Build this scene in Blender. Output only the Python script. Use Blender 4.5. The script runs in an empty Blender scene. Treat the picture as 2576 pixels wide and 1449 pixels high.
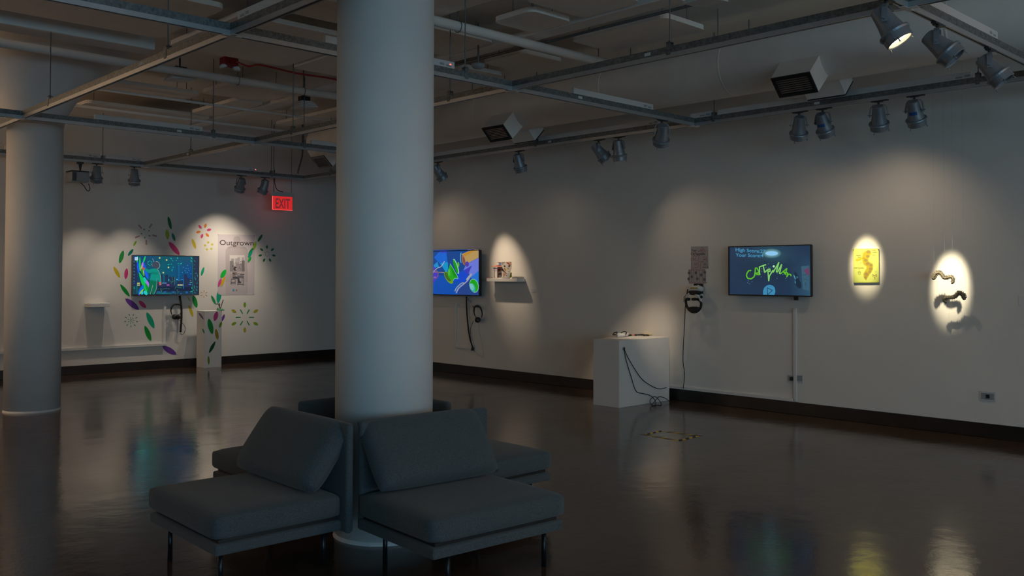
import bpy, bmesh, math, random
from mathutils import Vector, Matrix
random.seed(7)
scene = bpy.context.scene
COL = scene.collection
PI = math.pi

# ------------------------------------------------------------------ camera
F_PX, CX, CY = 2299.534, 1288.0, 645.57
YAW, PITCH, ROLL = 0.806877, 0.0201158, 0.00179199
CAM_H = 1.65
_f = Vector((math.cos(YAW)*math.cos(PITCH), math.sin(YAW)*math.cos(PITCH), math.sin(PITCH)))
_r = Vector((math.sin(YAW), -math.cos(YAW), 0))
_u = _r.cross(_f)
_r2 = _r*math.cos(ROLL) + _u*math.sin(ROLL)
_u2 = -_r*math.sin(ROLL) + _u*math.cos(ROLL)
_r, _u = _r2, _u2
cd = bpy.data.cameras.new('camera')
cam = bpy.data.objects.new('camera', cd); COL.objects.link(cam)
m = Matrix((( _r.x, _u.x, -_f.x, 0), (_r.y, _u.y, -_f.y, 0), (_r.z, _u.z, -_f.z, CAM_H), (0, 0, 0, 1)))
cam.matrix_world = m
cd.sensor_width = 36; cd.sensor_fit = 'HORIZONTAL'
cd.lens = F_PX/2576*36
cd.shift_y = -(724.5-CY)/2576
cd.clip_end = 200
scene.camera = cam

# ------------------------------------------------------------------ world, view, daylight
w = bpy.data.worlds.new('world'); scene.world = w; w.use_nodes = True
w.node_tree.nodes['Background'].inputs[0].default_value = (0.5, 0.7, 1.0, 1)
w.node_tree.nodes['Background'].inputs[1].default_value = 0.02
scene.view_settings.view_transform = 'Standard'
scene.view_settings.look = 'None'
scene.view_settings.gamma = 1.0
scene.view_settings.use_curve_mapping = False
scene.view_settings.exposure = 0.0

def area(name, loc, rot, sx, sy, power, col):
    l = bpy.data.lights.new(name, 'AREA'); l.shape = 'RECTANGLE'; l.size = sx; l.size_y = sy
    l.energy = power; l.color = col
    o = bpy.data.objects.new(name, l); COL.objects.link(o); o.location = loc; o.rotation_euler = rot
    return o
# daylight entering by the three windows of the street side, behind the photographer
DAY = (0.36, 0.72, 1.0)
WINX = (-7.2, -4.2, -1.2, 1.8, 4.8)
for wx in WINX:
    area('window_daylight', (wx, -9.10, 2.1), (PI/2, 0, 0), 2.4, 2.5, 90, DAY)
# added out-of-view fill lights, aimed up for warm bounce off the ceiling
FILL_XY = ((-0.6, 13.6), (-3.6, 14.6), (7.3, -3.6), (7.3, -6.5))
for ux, uy in FILL_XY:
    area('fill_light', (ux, uy, 3.3), (PI, 0, 0), 0.5, 0.5, 96, (1.0, 0.70, 0.44))

# ------------------------------------------------------------------ helpers
def s2l(c):
    return tuple(((v/255)/12.92 if v/255 <= 0.04045 else ((v/255+0.055)/1.055)**2.4) for v in c)
XR, YL = 9.983, 15.855
def ray(px, py):
    return _f*F_PX + _r*(px-CX) - _u*(py-CY)
O = Vector((0, 0, CAM_H))
def on(ax, val, px, py):
    d = ray(px, py); return O + d*((val-O[ax])/d[ax])
def WL(px, py, off=0.0): return on(1, YL-off, px, py)     # a point of the left wall, off metres proud
def WR(px, py, off=0.0): return on(0, XR-off, px, py)     # a point of the right wall

def tag(o, label=None, cat=None, group=None, kind=None):
    if label: o['label'] = label
    if cat: o['category'] = cat
    if group: o['group'] = group
    if kind: o['kind'] = kind
    return o
def empty(name, loc, label, cat, group=None, rz=0.0):
    o = bpy.data.objects.new(name, None); COL.objects.link(o); o.location = loc; o.rotation_euler = (0, 0, rz)
    o.empty_display_size = 0.1
    return tag(o, label, cat, group)
def link(name, bm, mat, parent=None, smooth=False, bevel=0.0, world=True, seg=2, keep=False):
    """one mesh object; with world=True the mesh is in world coordinates and is moved under its parent"""
    me = bpy.data.meshes.new(name)
    if not keep: bmesh.ops.recalc_face_normals(bm, faces=bm.faces[:])
    bm.to_mesh(me); bm.free()
    if smooth:
        for p in me.polygons: p.use_smooth = True
    o = bpy.data.objects.new(name, me); COL.objects.link(o)
    for mm in (mat if isinstance(mat, (list, tuple)) else [mat]): me.materials.append(mm)
    if parent is not None:
        o.parent = parent
        if world:
            mw = Matrix.Translation(parent_loc(parent)) @ parent_rot(parent)
            me.transform(mw.inverted())
    else:
        if world and len(me.vertices):       # put the origin at the base centre of the thing
            xs = [v.co for v in me.vertices]
            c = Vector((sum((min(v[i] for v in xs), max(v[i] for v in xs)))/2 for i in range(2)))
            c = Vector((c[0], c[1], min(v.z for v in xs)))
            me.transform(Matrix.Translation(-c)); o.location = c
    if bevel:
        b = o.modifiers.new('bevel', 'BEVEL'); b.width = bevel; b.segments = seg; b.limit_method = 'ANGLE'
        b.angle_limit = 0.6
    return o
def parent_loc(p):
    l = Vector(p.location)
    q = p.parent
    while q: l = parent_rot(q) @ l + Vector(q.location); q = q.parent
    return l
def parent_rot(p):
    return p.rotation_euler.to_matrix().to_4x4()

def box(bm, a, b):
    x0, y0, z0 = [min(a[i], b[i]) for i in range(3)]; x1, y1, z1 = [max(a[i], b[i]) for i in range(3)]
    v = [bm.verts.new(c) for c in ((x0,y0,z0),(x1,y0,z0),(x1,y1,z0),(x0,y1,z0),(x0,y0,z1),(x1,y0,z1),(x1,y1,z1),(x0,y1,z1))]
    for f in ((3,2,1,0),(4,5,6,7),(0,1,5,4),(1,2,6,5),(2,3,7,6),(3,0,4,7)): bm.faces.new([v[i] for i in f])
    return v
def obox(bm, c, ax, ay, az, hx, hy, hz):
    """oriented box: centre, three unit axes, half sizes"""
    c = Vector(c); v = []
    for sz in (-1, 1):
        for sx, sy in ((-1,-1),(1,-1),(1,1),(-1,1)):
            v.append(bm.verts.new(c + ax*hx*sx + ay*hy*sy + az*hz*sz))
    for f in ((3,2,1,0),(4,5,6,7),(0,1,5,4),(1,2,6,5),(2,3,7,6),(3,0,4,7)): bm.faces.new([v[i] for i in f])
def frame_of(d):
    d = Vector(d).normalized(); a = Vector((0,0,1)) if abs(d.z) < 0.9 else Vector((1,0,0))
    x = a.cross(d).normalized(); return x, d.cross(x), d
def tube(bm, pts, r, n=8, cap=True):
    pts = [Vector(p) for p in pts]; rings = []
    x = None
    for i, p in enumerate(pts):
        d = (pts[min(i+1, len(pts)-1)] - pts[max(i-1, 0)]).normalized()
        if x is None: x, y, _ = frame_of(d)
        else:
            x = (x - d*x.dot(d)).normalized(); y = d.cross(x)
        rr = r[i] if isinstance(r, (list, tuple)) else r
        rings.append([bm.verts.new(p + (x*math.cos(2*PI*k/n) + y*math.sin(2*PI*k/n))*rr) for k in range(n)])
    for a, b in zip(rings, rings[1:]):
        for k in range(n): bm.faces.new((a[k], a[(k+1)%n], b[(k+1)%n], b[k]))
    if cap:
        bm.faces.new(rings[0][::-1]); bm.faces.new(rings[-1])
def smoothpts(pts, n=6):
    """Catmull-Rom through points"""
    P = [Vector(p) for p in pts]; P = [P[0]*2-P[1]] + P + [P[-1]*2-P[-2]]; out = []
    for i in range(1, len(P)-2):
        a, b, c, d = P[i-1:i+3]
        for k in range(n):
            t = k/n
            out.append(0.5*((2*b) + (c-a)*t + (2*a-5*b+4*c-d)*t*t + (3*b-a-3*c+d)*t*t*t))
    out.append(P[-2]); return out
def lathe(bm, prof, n=32, c=(0,0,0), ax=None):
    """profile [(r, h)] turned about an axis through c"""
    x, y, d = frame_of(ax or (0,0,1)); c = Vector(c); rings = []
    for r, h in prof:
        if r < 1e-6: rings.append([bm.verts.new(c + d*h)])
        else: rings.append([bm.verts.new(c + d*h + (x*math.cos(2*PI*k/n) + y*math.sin(2*PI*k/n))*r) for k in range(n)])
    for a, b in zip(rings, rings[1:]):
        for k in range(n):
            if len(a) == 1 and len(b) == 1: continue
            if len(a) == 1: bm.faces.new((a[0], b[(k+1)%n], b[k]))
            elif len(b) == 1: bm.faces.new((a[k], a[(k+1)%n], b[0]))
            else: bm.faces.new((a[k], a[(k+1)%n], b[(k+1)%n], b[k]))
def B(): return bmesh.new()

# ------------------------------------------------------------------ materials
def mat(name, col, rough=0.5, metal=0.0, noise=0.0, nscale=20.0, bump=0.0, bscale=60.0, spec=0.5, emit=None, estr=1.0, coat=0.0):
    mt = bpy.data.materials.new(name); mt.use_nodes = True
    N, L = mt.node_tree.nodes, mt.node_tree.links
    p = N['Principled BSDF']
    p.inputs['Base Color'].default_value = (*col, 1); p.inputs['Roughness'].default_value = rough
    p.inputs['Metallic'].default_value = metal; p.inputs['Specular IOR Level'].default_value = spec
    p.inputs['Coat Weight'].default_value = coat
    tc = N.new('ShaderNodeTexCoord')
    if noise:
        t = N.new('ShaderNodeTexNoise'); t.inputs['Scale'].default_value = nscale; t.inputs['Detail'].default_value = 5
        L.new(tc.outputs['Object'], t.inputs['Vector'])
        r = N.new('ShaderNodeValToRGB')
        r.color_ramp.elements[0].position = 0.3; r.color_ramp.elements[1].position = 0.7
        r.color_ramp.elements[0].color = (*[c*(1-noise) for c in col], 1)
        r.color_ramp.elements[1].color = (*[min(1, c*(1+noise)) for c in col], 1)
        L.new(t.outputs['Fac'], r.inputs['Fac']); L.new(r.outputs['Color'], p.inputs['Base Color'])
    if bump:
        t = N.new('ShaderNodeTexNoise'); t.inputs['Scale'].default_value = bscale; t.inputs['Detail'].default_value = 4
        L.new(tc.outputs['Object'], t.inputs['Vector'])
        b = N.new('ShaderNodeBump'); b.inputs['Strength'].default_value = bump; b.inputs['Distance'].default_value = 0.01
        L.new(t.outputs['Fac'], b.inputs['Height']); L.new(b.outputs['Normal'], p.inputs['Normal'])
    if emit:
        p.inputs['Emission Color'].default_value = (*emit, 1); p.inputs['Emission Strength'].default_value = estr
    return mt
M = {}
M['wall'] = mat('wall_paint', (0.76, 0.73, 0.685), 0.85, noise=0.025, nscale=1.3, bump=0.12, bscale=90)
M['ceiling'] = mat('ceiling_paint', (0.86, 0.79, 0.70), 0.9, noise=0.05, nscale=2, bump=0.2, bscale=30)
M['column'] = mat('column_paint', (0.72, 0.72, 0.71), 0.6, noise=0.03, nscale=3, bump=0.06, bscale=12)
M['panel'] = mat('acoustic_panel_fabric', (0.86, 0.80, 0.73), 0.9, noise=0.03, nscale=8, bump=0.1, bscale=200)
M['duct'] = mat('painted_duct', (0.78, 0.76, 0.73), 0.65, noise=0.04, nscale=4, bump=0.15, bscale=7)
M['base'] = mat('dark_baseboard', (0.018, 0.015, 0.013), 0.35, noise=0.3, nscale=4)
M['white'] = mat('white_paint', (0.72, 0.71, 0.69), 0.5, noise=0.02, nscale=6)
M['plastic_white'] = mat('white_plastic', (0.62, 0.62, 0.62), 0.4, noise=0.02, nscale=10)
M['alu'] = mat('anodised_aluminium', (0.42, 0.43, 0.44), 0.42, metal=0.55, noise=0.05, nscale=5)
M['slot'] = mat('track_slot_black', (0.01, 0.01, 0.01), 0.6)
M['rod'] = mat('threaded_rod_steel', (0.16, 0.16, 0.16), 0.5, metal=0.6, noise=0.2, nscale=60)
M['lamp'] = mat('lamp_housing_silver', (0.26, 0.28, 0.31), 0.42, metal=0.45, noise=0.06, nscale=8)
M['lampdark'] = mat('lamp_bracket_black', (0.03, 0.03, 0.03), 0.5, noise=0.2, nscale=20)
M['black'] = mat('black_plastic', (0.015, 0.015, 0.016), 0.45, noise=0.15, nscale=20)
M['rubber'] = mat('black_rubber', (0.012, 0.012, 0.012), 0.7, noise=0.2, nscale=30)
M['bezel'] = mat('tv_bezel', (0.02, 0.02, 0.022), 0.3, noise=0.1, nscale=30)
M['bezel_grey'] = mat('tv_bezel_grey', (0.16, 0.15, 0.15), 0.35, metal=0.5, noise=0.1, nscale=30)
M['vent'] = mat('vent_black', (0.02, 0.02, 0.02), 0.5, noise=0.1, nscale=20)
M['grey'] = mat('cool_grey_plastic', (0.3, 0.33, 0.35), 0.5, noise=0.05, nscale=10)
M['red'] = mat('red_plastic', (0.35, 0.01, 0.01), 0.5, noise=0.1, nscale=10)
M['bluetape'] = mat('blue_tape', (0.015, 0.08, 0.28), 0.6, noise=0.1, nscale=40)
M['tag'] = mat('paper_label', (0.7, 0.7, 0.68), 0.8, noise=0.1, nscale=60)
M['led'] = mat('red_led', (0.5, 0.02, 0.02), 0.4, emit=(1.0, 0.05, 0.04), estr=6)
M['lens_off'] = mat('lamp_lens_dark', (0.10, 0.09, 0.08), 0.12, noise=0.2, nscale=40)
M['lens_on'] = mat('lamp_lens_lit', (0.8, 0.7, 0.5), 0.3, emit=(1.0, 0.78, 0.45), estr=9)
M['leg'] = mat('leg_black_metal', (0.015, 0.02, 0.025), 0.3, metal=0.5, noise=0.1, nscale=20)

def galvanised():
    mt = bpy.data.materials.new('galvanised_steel'); mt.use_nodes = True
    N, L = mt.node_tree.nodes, mt.node_tree.links; p = N['Principled BSDF']
    tc = N.new('ShaderNodeTexCoord'); v = N.new('ShaderNodeTexVoronoi'); v.inputs['Scale'].default_value = 55
    L.new(tc.outputs['Object'], v.inputs['Vector'])
    r = N.new('ShaderNodeValToRGB'); r.color_ramp.elements[0].color = (0.09, 0.10, 0.10, 1); r.color_ramp.elements[1].color = (0.22, 0.235, 0.235, 1)
    L.new(v.outputs['Color'], r.inputs['Fac']); L.new(r.outputs['Color'], p.inputs['Base Color'])
    p.inputs['Roughness'].default_value = 0.5; p.inputs['Metallic'].default_value = 0.35
    return mt
M['galv'] = galvanised()

def floor_mat():
    mt = bpy.data.materials.new('polished_concrete'); mt.use_nodes = True
    N, L = mt.node_tree.nodes, mt.node_tree.links; p = N['Principled BSDF']
    tc = N.new('ShaderNodeTexCoord')
    n1 = N.new('ShaderNodeTexNoise'); n1.inputs['Scale'].default_value = 0.55; n1.inputs['Detail'].default_value = 8; n1.inputs['Roughness'].default_value = 0.6
    L.new(tc.outputs['Object'], n1.inputs['Vector'])
    r = N.new('ShaderNodeValToRGB'); r.color_ramp.elements[0].position = 0.32; r.color_ramp.elements[1].position = 0.72
    r.color_ramp.elements[0].color = (0.055, 0.031, 0.020, 1); r.color_ramp.elements[1].color = (0.100, 0.057, 0.036, 1)
    L.new(n1.outputs['Fac'], r.inputs['Fac'])
    # pale chips and scuffs
    v = N.new('ShaderNodeTexVoronoi'); v.inputs['Scale'].default_value = 2.6; v.inputs['Randomness'].default_value = 1
    n3 = N.new('ShaderNodeTexNoise'); n3.inputs['Scale'].default_value = 14; n3.inputs['Detail'].default_value = 3
    mx = N.new('ShaderNodeMixRGB'); mx.blend_type = 'ADD'; mx.inputs['Fac'].default_value = 0.16
    L.new(tc.outputs['Object'], mx.inputs['Color1']); L.new(n3.outputs['Color'], mx.inputs['Color2']); L.new(tc.outputs['Object'], n3.inputs['Vector'])
    L.new(mx.outputs['Color'], v.inputs['Vector'])
    lt = N.new('ShaderNodeMath'); lt.operation = 'LESS_THAN'; lt.inputs[1].default_value = 0.022
    L.new(v.outputs['Distance'], lt.inputs[0])
    m2 = N.new('ShaderNodeMixRGB'); m2.inputs['Color2'].default_value = (0.22, 0.18, 0.14, 1)
    L.new(lt.outputs['Value'], m2.inputs['Fac']); L.new(r.outputs['Color'], m2.inputs['Color1'])
    L.new(m2.outputs['Color'], p.inputs['Base Color'])
    n2 = N.new('ShaderNodeTexNoise'); n2.inputs['Scale'].default_value = 1.7; n2.inputs['Detail'].default_value = 6
    L.new(tc.outputs['Object'], n2.inputs['Vector'])
    mr = N.new('ShaderNodeMapRange'); mr.inputs['From Min'].default_value = 0.3; mr.inputs['From Max'].default_value = 0.7
    mr.inputs['To Min'].default_value = 0.055; mr.inputs['To Max'].default_value = 0.17
    L.new(n2.outputs['Fac'], mr.inputs['Value']); L.new(mr.outputs['Result'], p.inputs['Roughness'])
    n4 = N.new('ShaderNodeTexNoise'); n4.inputs['Scale'].default_value = 4.5; n4.inputs['Detail'].default_value = 7; n4.inputs['Roughness'].default_value = 0.62
    L.new(tc.outputs['Object'], n4.inputs['Vector'])
    b = N.new('ShaderNodeBump'); b.inputs['Strength'].default_value = 0.22; b.inputs['Distance'].default_value = 0.012
    L.new(n4.outputs['Fac'], b.inputs['Height']); L.new(b.outputs['Normal'], p.inputs['Normal'])
    p.inputs['Specular IOR Level'].default_value = 0.6
    return mt
M['floor'] = floor_mat()

def fabric(name, col):
    mt = bpy.data.materials.new(name); mt.use_nodes = True
    N, L = mt.node_tree.nodes, mt.node_tree.links; p = N['Principled BSDF']
    tc = N.new('ShaderNodeTexCoord')
    mp = N.new('ShaderNodeMapping'); mp.inputs['Scale'].default_value = (1, 1, 0.5)
    L.new(tc.outputs['Object'], mp.inputs['Vector'])
    n = N.new('ShaderNodeTexNoise'); n.inputs['Scale'].default_value = 380; n.inputs['Detail'].default_value = 3
    L.new(mp.outputs['Vector'], n.inputs['Vector'])
    r = N.new('ShaderNodeValToRGB'); r.color_ramp.elements[0].position = 0.3; r.color_ramp.elements[1].position = 0.72
    r.color_ramp.elements[0].color = (*[c*0.62 for c in col], 1); r.color_ramp.elements[1].color = (*[c*1.55 for c in col], 1)
    L.new(n.outputs['Fac'], r.inputs['Fac']); L.new(r.outputs['Color'], p.inputs['Base Color'])
    b = N.new('ShaderNodeBump'); b.inputs['Strength'].default_value = 0.35; b.inputs['Distance'].default_value = 0.002
    L.new(n.outputs['Fac'], b.inputs['Height']); L.new(b.outputs['Normal'], p.inputs['Normal'])
    p.inputs['Roughness'].default_value = 0.95; p.inputs['Sheen Weight'].default_value = 0.15
    p.inputs['Specular IOR Level'].default_value = 0.2
    return mt
M['fabric'] = fabric('charcoal_wool', (0.076, 0.088, 0.094))

def attr_mat(name, emissive, strength=1.0, rough=0.6):
    """flat printed or glowing picture: colours come from the artwork's own colour attribute"""
    mt = bpy.data.materials.new(name); mt.use_nodes = True
    N, L = mt.node_tree.nodes, mt.node_tree.links; p = N['Principled BSDF']
    a = N.new('ShaderNodeAttribute'); a.attribute_name = 'Col'
    if emissive:
        p.inputs['Base Color'].default_value = (0.01, 0.01, 0.01, 1)
        L.new(a.outputs['Color'], p.inputs['Emission Color']); p.inputs['Emission Strength'].default_value = strength
    else: L.new(a.outputs['Color'], p.inputs['Base Color'])
    p.inputs['Roughness'].default_value = rough
    return mt
M['screen'] = attr_mat('lit_screen', True, 0.82, 0.25)
M['print'] = attr_mat('printed_ink', False, 1, 0.7)
M['vinyl'] = attr_mat('cut_vinyl', False, 1, 0.5)

# ---- flat artwork: polygons given on a plane, each a hair in front of the last
class Art:
    def __init__(s, plane, base=0.001, step=0.00008):
        s.bm = B(); s.lay = s.bm.loops.layers.float_color.new('Col'); s.plane = plane; s.off = base; s.step = step
    def face(s, vs, cols):
        try: f = s.bm.faces.new(vs)
        except ValueError: return
        n = f.calc_area()
        for i, l in enumerate(f.loops): l[s.lay] = (*s2l(cols[i % len(cols)] if len(cols) > 1 else cols[0]), 1)
    def poly(s, pts, col):
        s.off += s.step
        s.face([s.bm.verts.new(s.plane(x, y, s.off)) for x, y in pts], [col])
    def grad(s, pts, cols):
        s.off += s.step
        s.face([s.bm.verts.new(s.plane(x, y, s.off)) for x, y in pts], cols)
    def rect(s, x0, y0, x1, y1, col): s.poly([(x0,y0),(x1,y0),(x1,y1),(x0,y1)], col)
    def disc(s, cx, cy, rx, ry, col, out=None, n=24, rot=0):
        s.off += s.step
        c = s.bm.verts.new(s.plane(cx, cy, s.off)); ca, sa = math.cos(rot), math.sin(rot)
        R = []
        for k in range(n):
            x, y = rx*math.cos(2*PI*k/n), ry*math.sin(2*PI*k/n)
            R.append(s.bm.verts.new(s.plane(cx+x*ca-y*sa, cy+x*sa+y*ca, s.off)))
        for k in range(n): s.face([c, R[k], R[(k+1)%n]], [col, out or col, out or col])
    def leaf(s, x1, y1, x2, y2, wd, col, n=9, pow_=0.62):
        dx, dy = x2-x1, y2-y1; L_ = math.hypot(dx, dy) or 1; nx, ny = -dy/L_, dx/L_
        a, b = [], []
        for k in range(n+1):
            t = k/n; h = wd/2*(math.sin(PI*t)**pow_ if 0 < t < 1 else 0.0)
            a.append((x1+dx*t+nx*h, y1+dy*t+ny*h)); b.append((x1+dx*t-nx*h, y1+dy*t-ny*h))
        s.poly(a + b[-2:0:-1], col)
    def stroke(s, pts, wd, col, closed=False):
        s.off += s.step
        if len(pts) >= 4 and wd not in (24, 22, 12):
            pts = [(p.x, p.y) for p in smoothpts([(x, y, 0) for x, y in pts], 4)]
        if len(pts) >= 3 and wd >= 5:
            o_ = s.off
            for x, y in pts[1:-1]: s.off = o_-s.step*0.5; s.disc(x, y, wd*0.5, wd*0.5, col, n=8)
            s.off = o_
        for (x1, y1), (x2, y2) in zip(pts, pts[1:]):
            dx, dy = x2-x1, y2-y1; L_ = math.hypot(dx, dy) or 1
            nx, ny, ex, ey = -dy/L_*wd/2, dx/L_*wd/2, dx/L_*wd*0.12, dy/L_*wd*0.12
            s.off += s.step*0.05
            q = [(x1+nx-ex, y1+ny-ey), (x2+nx+ex, y2+ny+ey), (x2-nx+ex, y2-ny+ey), (x1-nx-ex, y1-ny-ey)]
            s.face([s.bm.verts.new(s.plane(x, y, s.off)) for x, y in q], [col])
    def text(s, string, x, y, size, col, xs=1.0, bold=0.0, x2=None, slope=0.0):
        """lettering: baseline starts at (x, y), size = letter height, x2 = where the line ends"""
        cu = bpy.data.curves.new('lettering', 'FONT'); cu.body = string; cu.size = 1.0; cu.offset = bold
        o = bpy.data.objects.new('lettering', cu); COL.objects.link(o)
        bpy.context.view_layer.update()
        me = bpy.data.meshes.new_from_object(o.evaluated_get(bpy.context.evaluated_depsgraph_get()))
        bpy.data.objects.remove(o); bpy.data.curves.remove(cu)
        if not me.vertices: return
        wmax = max(v.co.x for v in me.vertices); wmin = min(v.co.x for v in me.vertices)
        sc = size/0.72; sx = sc*xs
        if x2 is not None: sx = (x2-x)/(wmax-wmin)
        s.off += s.step
        vs = [s.bm.verts.new(s.plane(x+(v.co.x-wmin)*sx, y-v.co.y*sc+slope*(v.co.x-wmin)*sx, s.off)) for v in me.vertices]
        for p in me.polygons: s.face([vs[i] for i in p.vertices], [col])
        bpy.data.meshes.remove(me)
    def done(s, name, mt, parent=None):
        # every face looks into the room
        s.bm.normal_update()
        o0 = s.plane(0, 0, 0); o1 = s.plane(0, 0, 1); out = (o1-o0)
        out = Vector([c if abs(c) > 1e-6 else 0 for c in out])
        return link(name, s.bm, mt, parent, keep=True)
def crop(plane, x0, y0, sc):
    """plane addressed in the coordinates of an enlarged detail"""
    return lambda x, y, off: plane(x0+x/sc, y0+y/sc, off)
PL = lambda base: (lambda x, y, off: WL(x, y, base+off))
PR = lambda base: (lambda x, y, off: WR(x, y, base+off))

# ================================================================== SETTING
def struct(name, bm, mt, **k):
    o = link(name, bm, mt, **k); o['kind'] = 'structure'; return o
ZC = 4.45
X0, X1, Y0 = -9.5, 12.6, -9.0
bm = B(); box(bm, (X0-0.3, Y0-0.3, -0.2), (X1+0.3, YL+0.3, 0)); struct('floor', bm, M['floor'])
bm = B(); box(bm, (X0-0.3, Y0-0.3, ZC), (X1+0.3, YL+0.3, ZC+0.2)); struct('ceiling', bm, M['ceiling'])
bm = B(); box(bm, (X0-0.3, YL, 0), (X1+0.3, YL+0.2, ZC)); struct('wall_left', bm, M['wall'])
YE = 13.9       # the right wall stops here; a passage to the exit opens behind it
bm = B(); box(bm, (XR, Y0-0.3, 0), (XR+0.25, YE, ZC)); struct('wall_right', bm, M['wall'])
bm = B(); box(bm, (X1, Y0-0.3, 0), (X1+0.2, YL, ZC)); struct('wall_passage', bm, M['wall'])
bm = B(); box(bm, (X0-0.2, Y0-0.3, 0), (X0, YL, ZC)); struct('wall_back', bm, M['wall'])
bm = B()        # street wall with three window openings
xs = [X0]
for wx in WINX: xs += [wx-1.2, wx+1.2]
xs.append(XR)
for i in range(0, len(xs), 2): box(bm, (xs[i], Y0-0.2, 0), (xs[i+1], Y0, ZC))
for i in range(1, len(xs)-1, 2):
    box(bm, (xs[i], Y0-0.2, 0), (xs[i+1], Y0, 0.85)); box(bm, (xs[i], Y0-0.2, 3.35), (xs[i+1], Y0, ZC))
struct('wall_street', bm, M['wall'])
for i, wx in enumerate(WINX):
    bm = B()
    for a, b in ((-1.2, -1.15), (1.15, 1.2), (-0.02, 0.02)): box(bm, (wx+a, Y0-0.08, 0.85), (wx+b, Y0-0.02, 3.35))
    for a, b in ((0.85, 0.90), (3.30, 3.35), (2.2, 2.24)): box(bm, (wx-1.15, Y0-0.08, a), (wx+1.15, Y0-0.02, b))
    struct('window_%d' % (i+1), bm, M['alu'])
for i, (ux, uy) in enumerate(FILL_XY):  # made-up trays and rods that carry the added fill lights
    t = empty('fill_light_tray', (ux, uy, 3.24), 'added fill light tray %s, out of view' % ('left of the lone column', 'in the far left corner', 'behind the viewer by the right wall', 'nearest the street windows')[i], 'fill_light')
    bm = B(); box(bm, (ux-0.27, uy-0.27, 3.24), (ux+0.27, uy+0.27, 3.29)); link('tray', bm, M['alu'], t, bevel=0.004)
    bm = B(); tube(bm, [(ux, uy, 3.29), (ux, uy, ZC)], 0.006, 6); link('rod', bm, M['rod'], t)
def baseboard(name, a, b):
    bm = B(); box(bm, a, b); struct(name, bm, M['base'], bevel=0.004)
baseboard('baseboard_left', (X0, YL-0.018, 0), (X1, YL-0.001, 0.145))
baseboard('baseboard_right', (XR-0.018, Y0, 0), (XR-0.001, YE, 0.145))
baseboard('baseboard_passage', (XR-0.001, YE+0.001, 0), (X1, YE+0.018, 0.145))

# ================================================================== COLUMNS
def column(cx, cy, label, capital=True):
    t = empty('column', (cx, cy, 0), label, 'column')
    bm = B(); lathe(bm, [(0, 0), (0.311, 0), (0.311, 3.45), (0, 3.45)], 96, (cx, cy, 0)); o = link('shaft', bm, M['column'], t, smooth=False)
    o.data.shade_smooth() if hasattr(o.data, 'shade_smooth') else None
    for p in o.data.polygons: p.use_smooth = abs(p.normal.z) < 0.5
    bm = B(); lathe(bm, [(0, 0.0), (0.321, 0.0), (0.319, 0.010), (0.312, 0.022), (0, 0.022)], 64, (cx, cy, 0))
    link('base_ring', bm, M['column'], t, smooth=False)
    bm = B(); lathe(bm, [(0, 3.45), (0.311, 3.45), (0.325, 3.52), (0.375, 3.64), (0.46, 3.80), (0.60, 3.99), (0.80, 4.19), (1.04, 4.36), (1.04, ZC), (0, ZC)], 64, (cx, cy, 0))
    o = link('capital', bm, M['column'], t)
    for p in o.data.polygons: p.use_smooth = abs(p.normal.z) < 0.999 and abs(p.normal.z) > 0.01
column(3.49, 4.83, 'thick round white column rising from the middle of the grey seats')
column(3.50, 12.08, 'round white column standing alone at the far left with a flared top')

# ================================================================== HANGING TRACK GRID
HB = 3.397                       # underside of the track
XA = [3.12, 5.97, 8.928]; YB = [2.51, 6.233, 11.216, 14.895]
def rail(axis, pos, a, b, label):
    def P(u, v, z): return (pos+v, u, z) if axis == 'y' else (u, pos+v, z)
    t = empty('track_rail', P((a+b)/2, 0, HB), label, 'track rail', None)
    bm = B(); box(bm, P(a, -0.0205, HB+0.036), P(b, 0.0205, HB+0.088)); link('strut', bm, M['galv'], t)
    bm = B()
    box(bm, P(a, -0.0195, HB+0.004), P(b, 0.0195, HB+0.0355))
    box(bm, P(a, -0.0195, HB), P(b, -0.0085, HB+0.004)); box(bm, P(a, 0.0085, HB), P(b, 0.0195, HB+0.004))
    link('track', bm, M['alu'], t)
    bm = B(); box(bm, P(a+0.05, -0.0084, HB+0.0008), P(b-0.05, 0.0084, HB+0.0039)); link('slot', bm, M['slot'], t)
    return t
rail('y', XA[0], 0.3, 14.87, 'grey track rail crossing above the left column and running overhead')
rail('y', XA[1], 0.8, 14.87, 'middle grey track rail passing behind the big round column')
rail('y', XA[2], -0.5, 14.87, 'grey track rail hanging along the right wall')
rail('x', YB[0], 3.14, 9.6, 'near grey track rail in the upper right corner carrying three lamps')
rail('x', YB[1], 0.2, 8.90, 'grey cross rail over the big column ending at the right wall rail')
rail('x', YB[2], 1.2, 8.90, 'grey cross rail passing just in front of the left column')
rail('x', YB[3], 0.5, 8.95, 'grey track rail hanging along the wall with the mural')
# cross connectors at the joints
def joint(x, y, label):
    bm = B(); box(bm, (x-0.075, y-0.021, HB-0.004), (x+0.075, y+0.021, HB-0.0005)); box(bm, (x-0.021, y-0.075, HB-0.0042), (x+0.021, y+0.075, HB-0.0006))
    tag(link('rail_connector', bm, M['white'], bevel=0.001), label, 'connector', 'cross connectors under the rail joints')
for x, y, l in ((XA[0], YB[1], 'cross connector under the rail joint left of the big column'),
                (XA[1], YB[1], 'cross connector under the rail joint right of the big column'),
                (XA[2], YB[1], 'cross connector where the middle cross rail meets the right wall rail'),
                (XA[0], YB[2], 'cross connector under the rail joint above the left column'),
                (XA[1], YB[2], 'cross connector under the rail joint above the mural poster'),
                (XA[1], YB[3], 'cross connector where the middle rail meets the mural wall rail'),
                (XA[1], YB[0], 'cross connector above the lit lamp at upper right')): joint(x, y, l)

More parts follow.
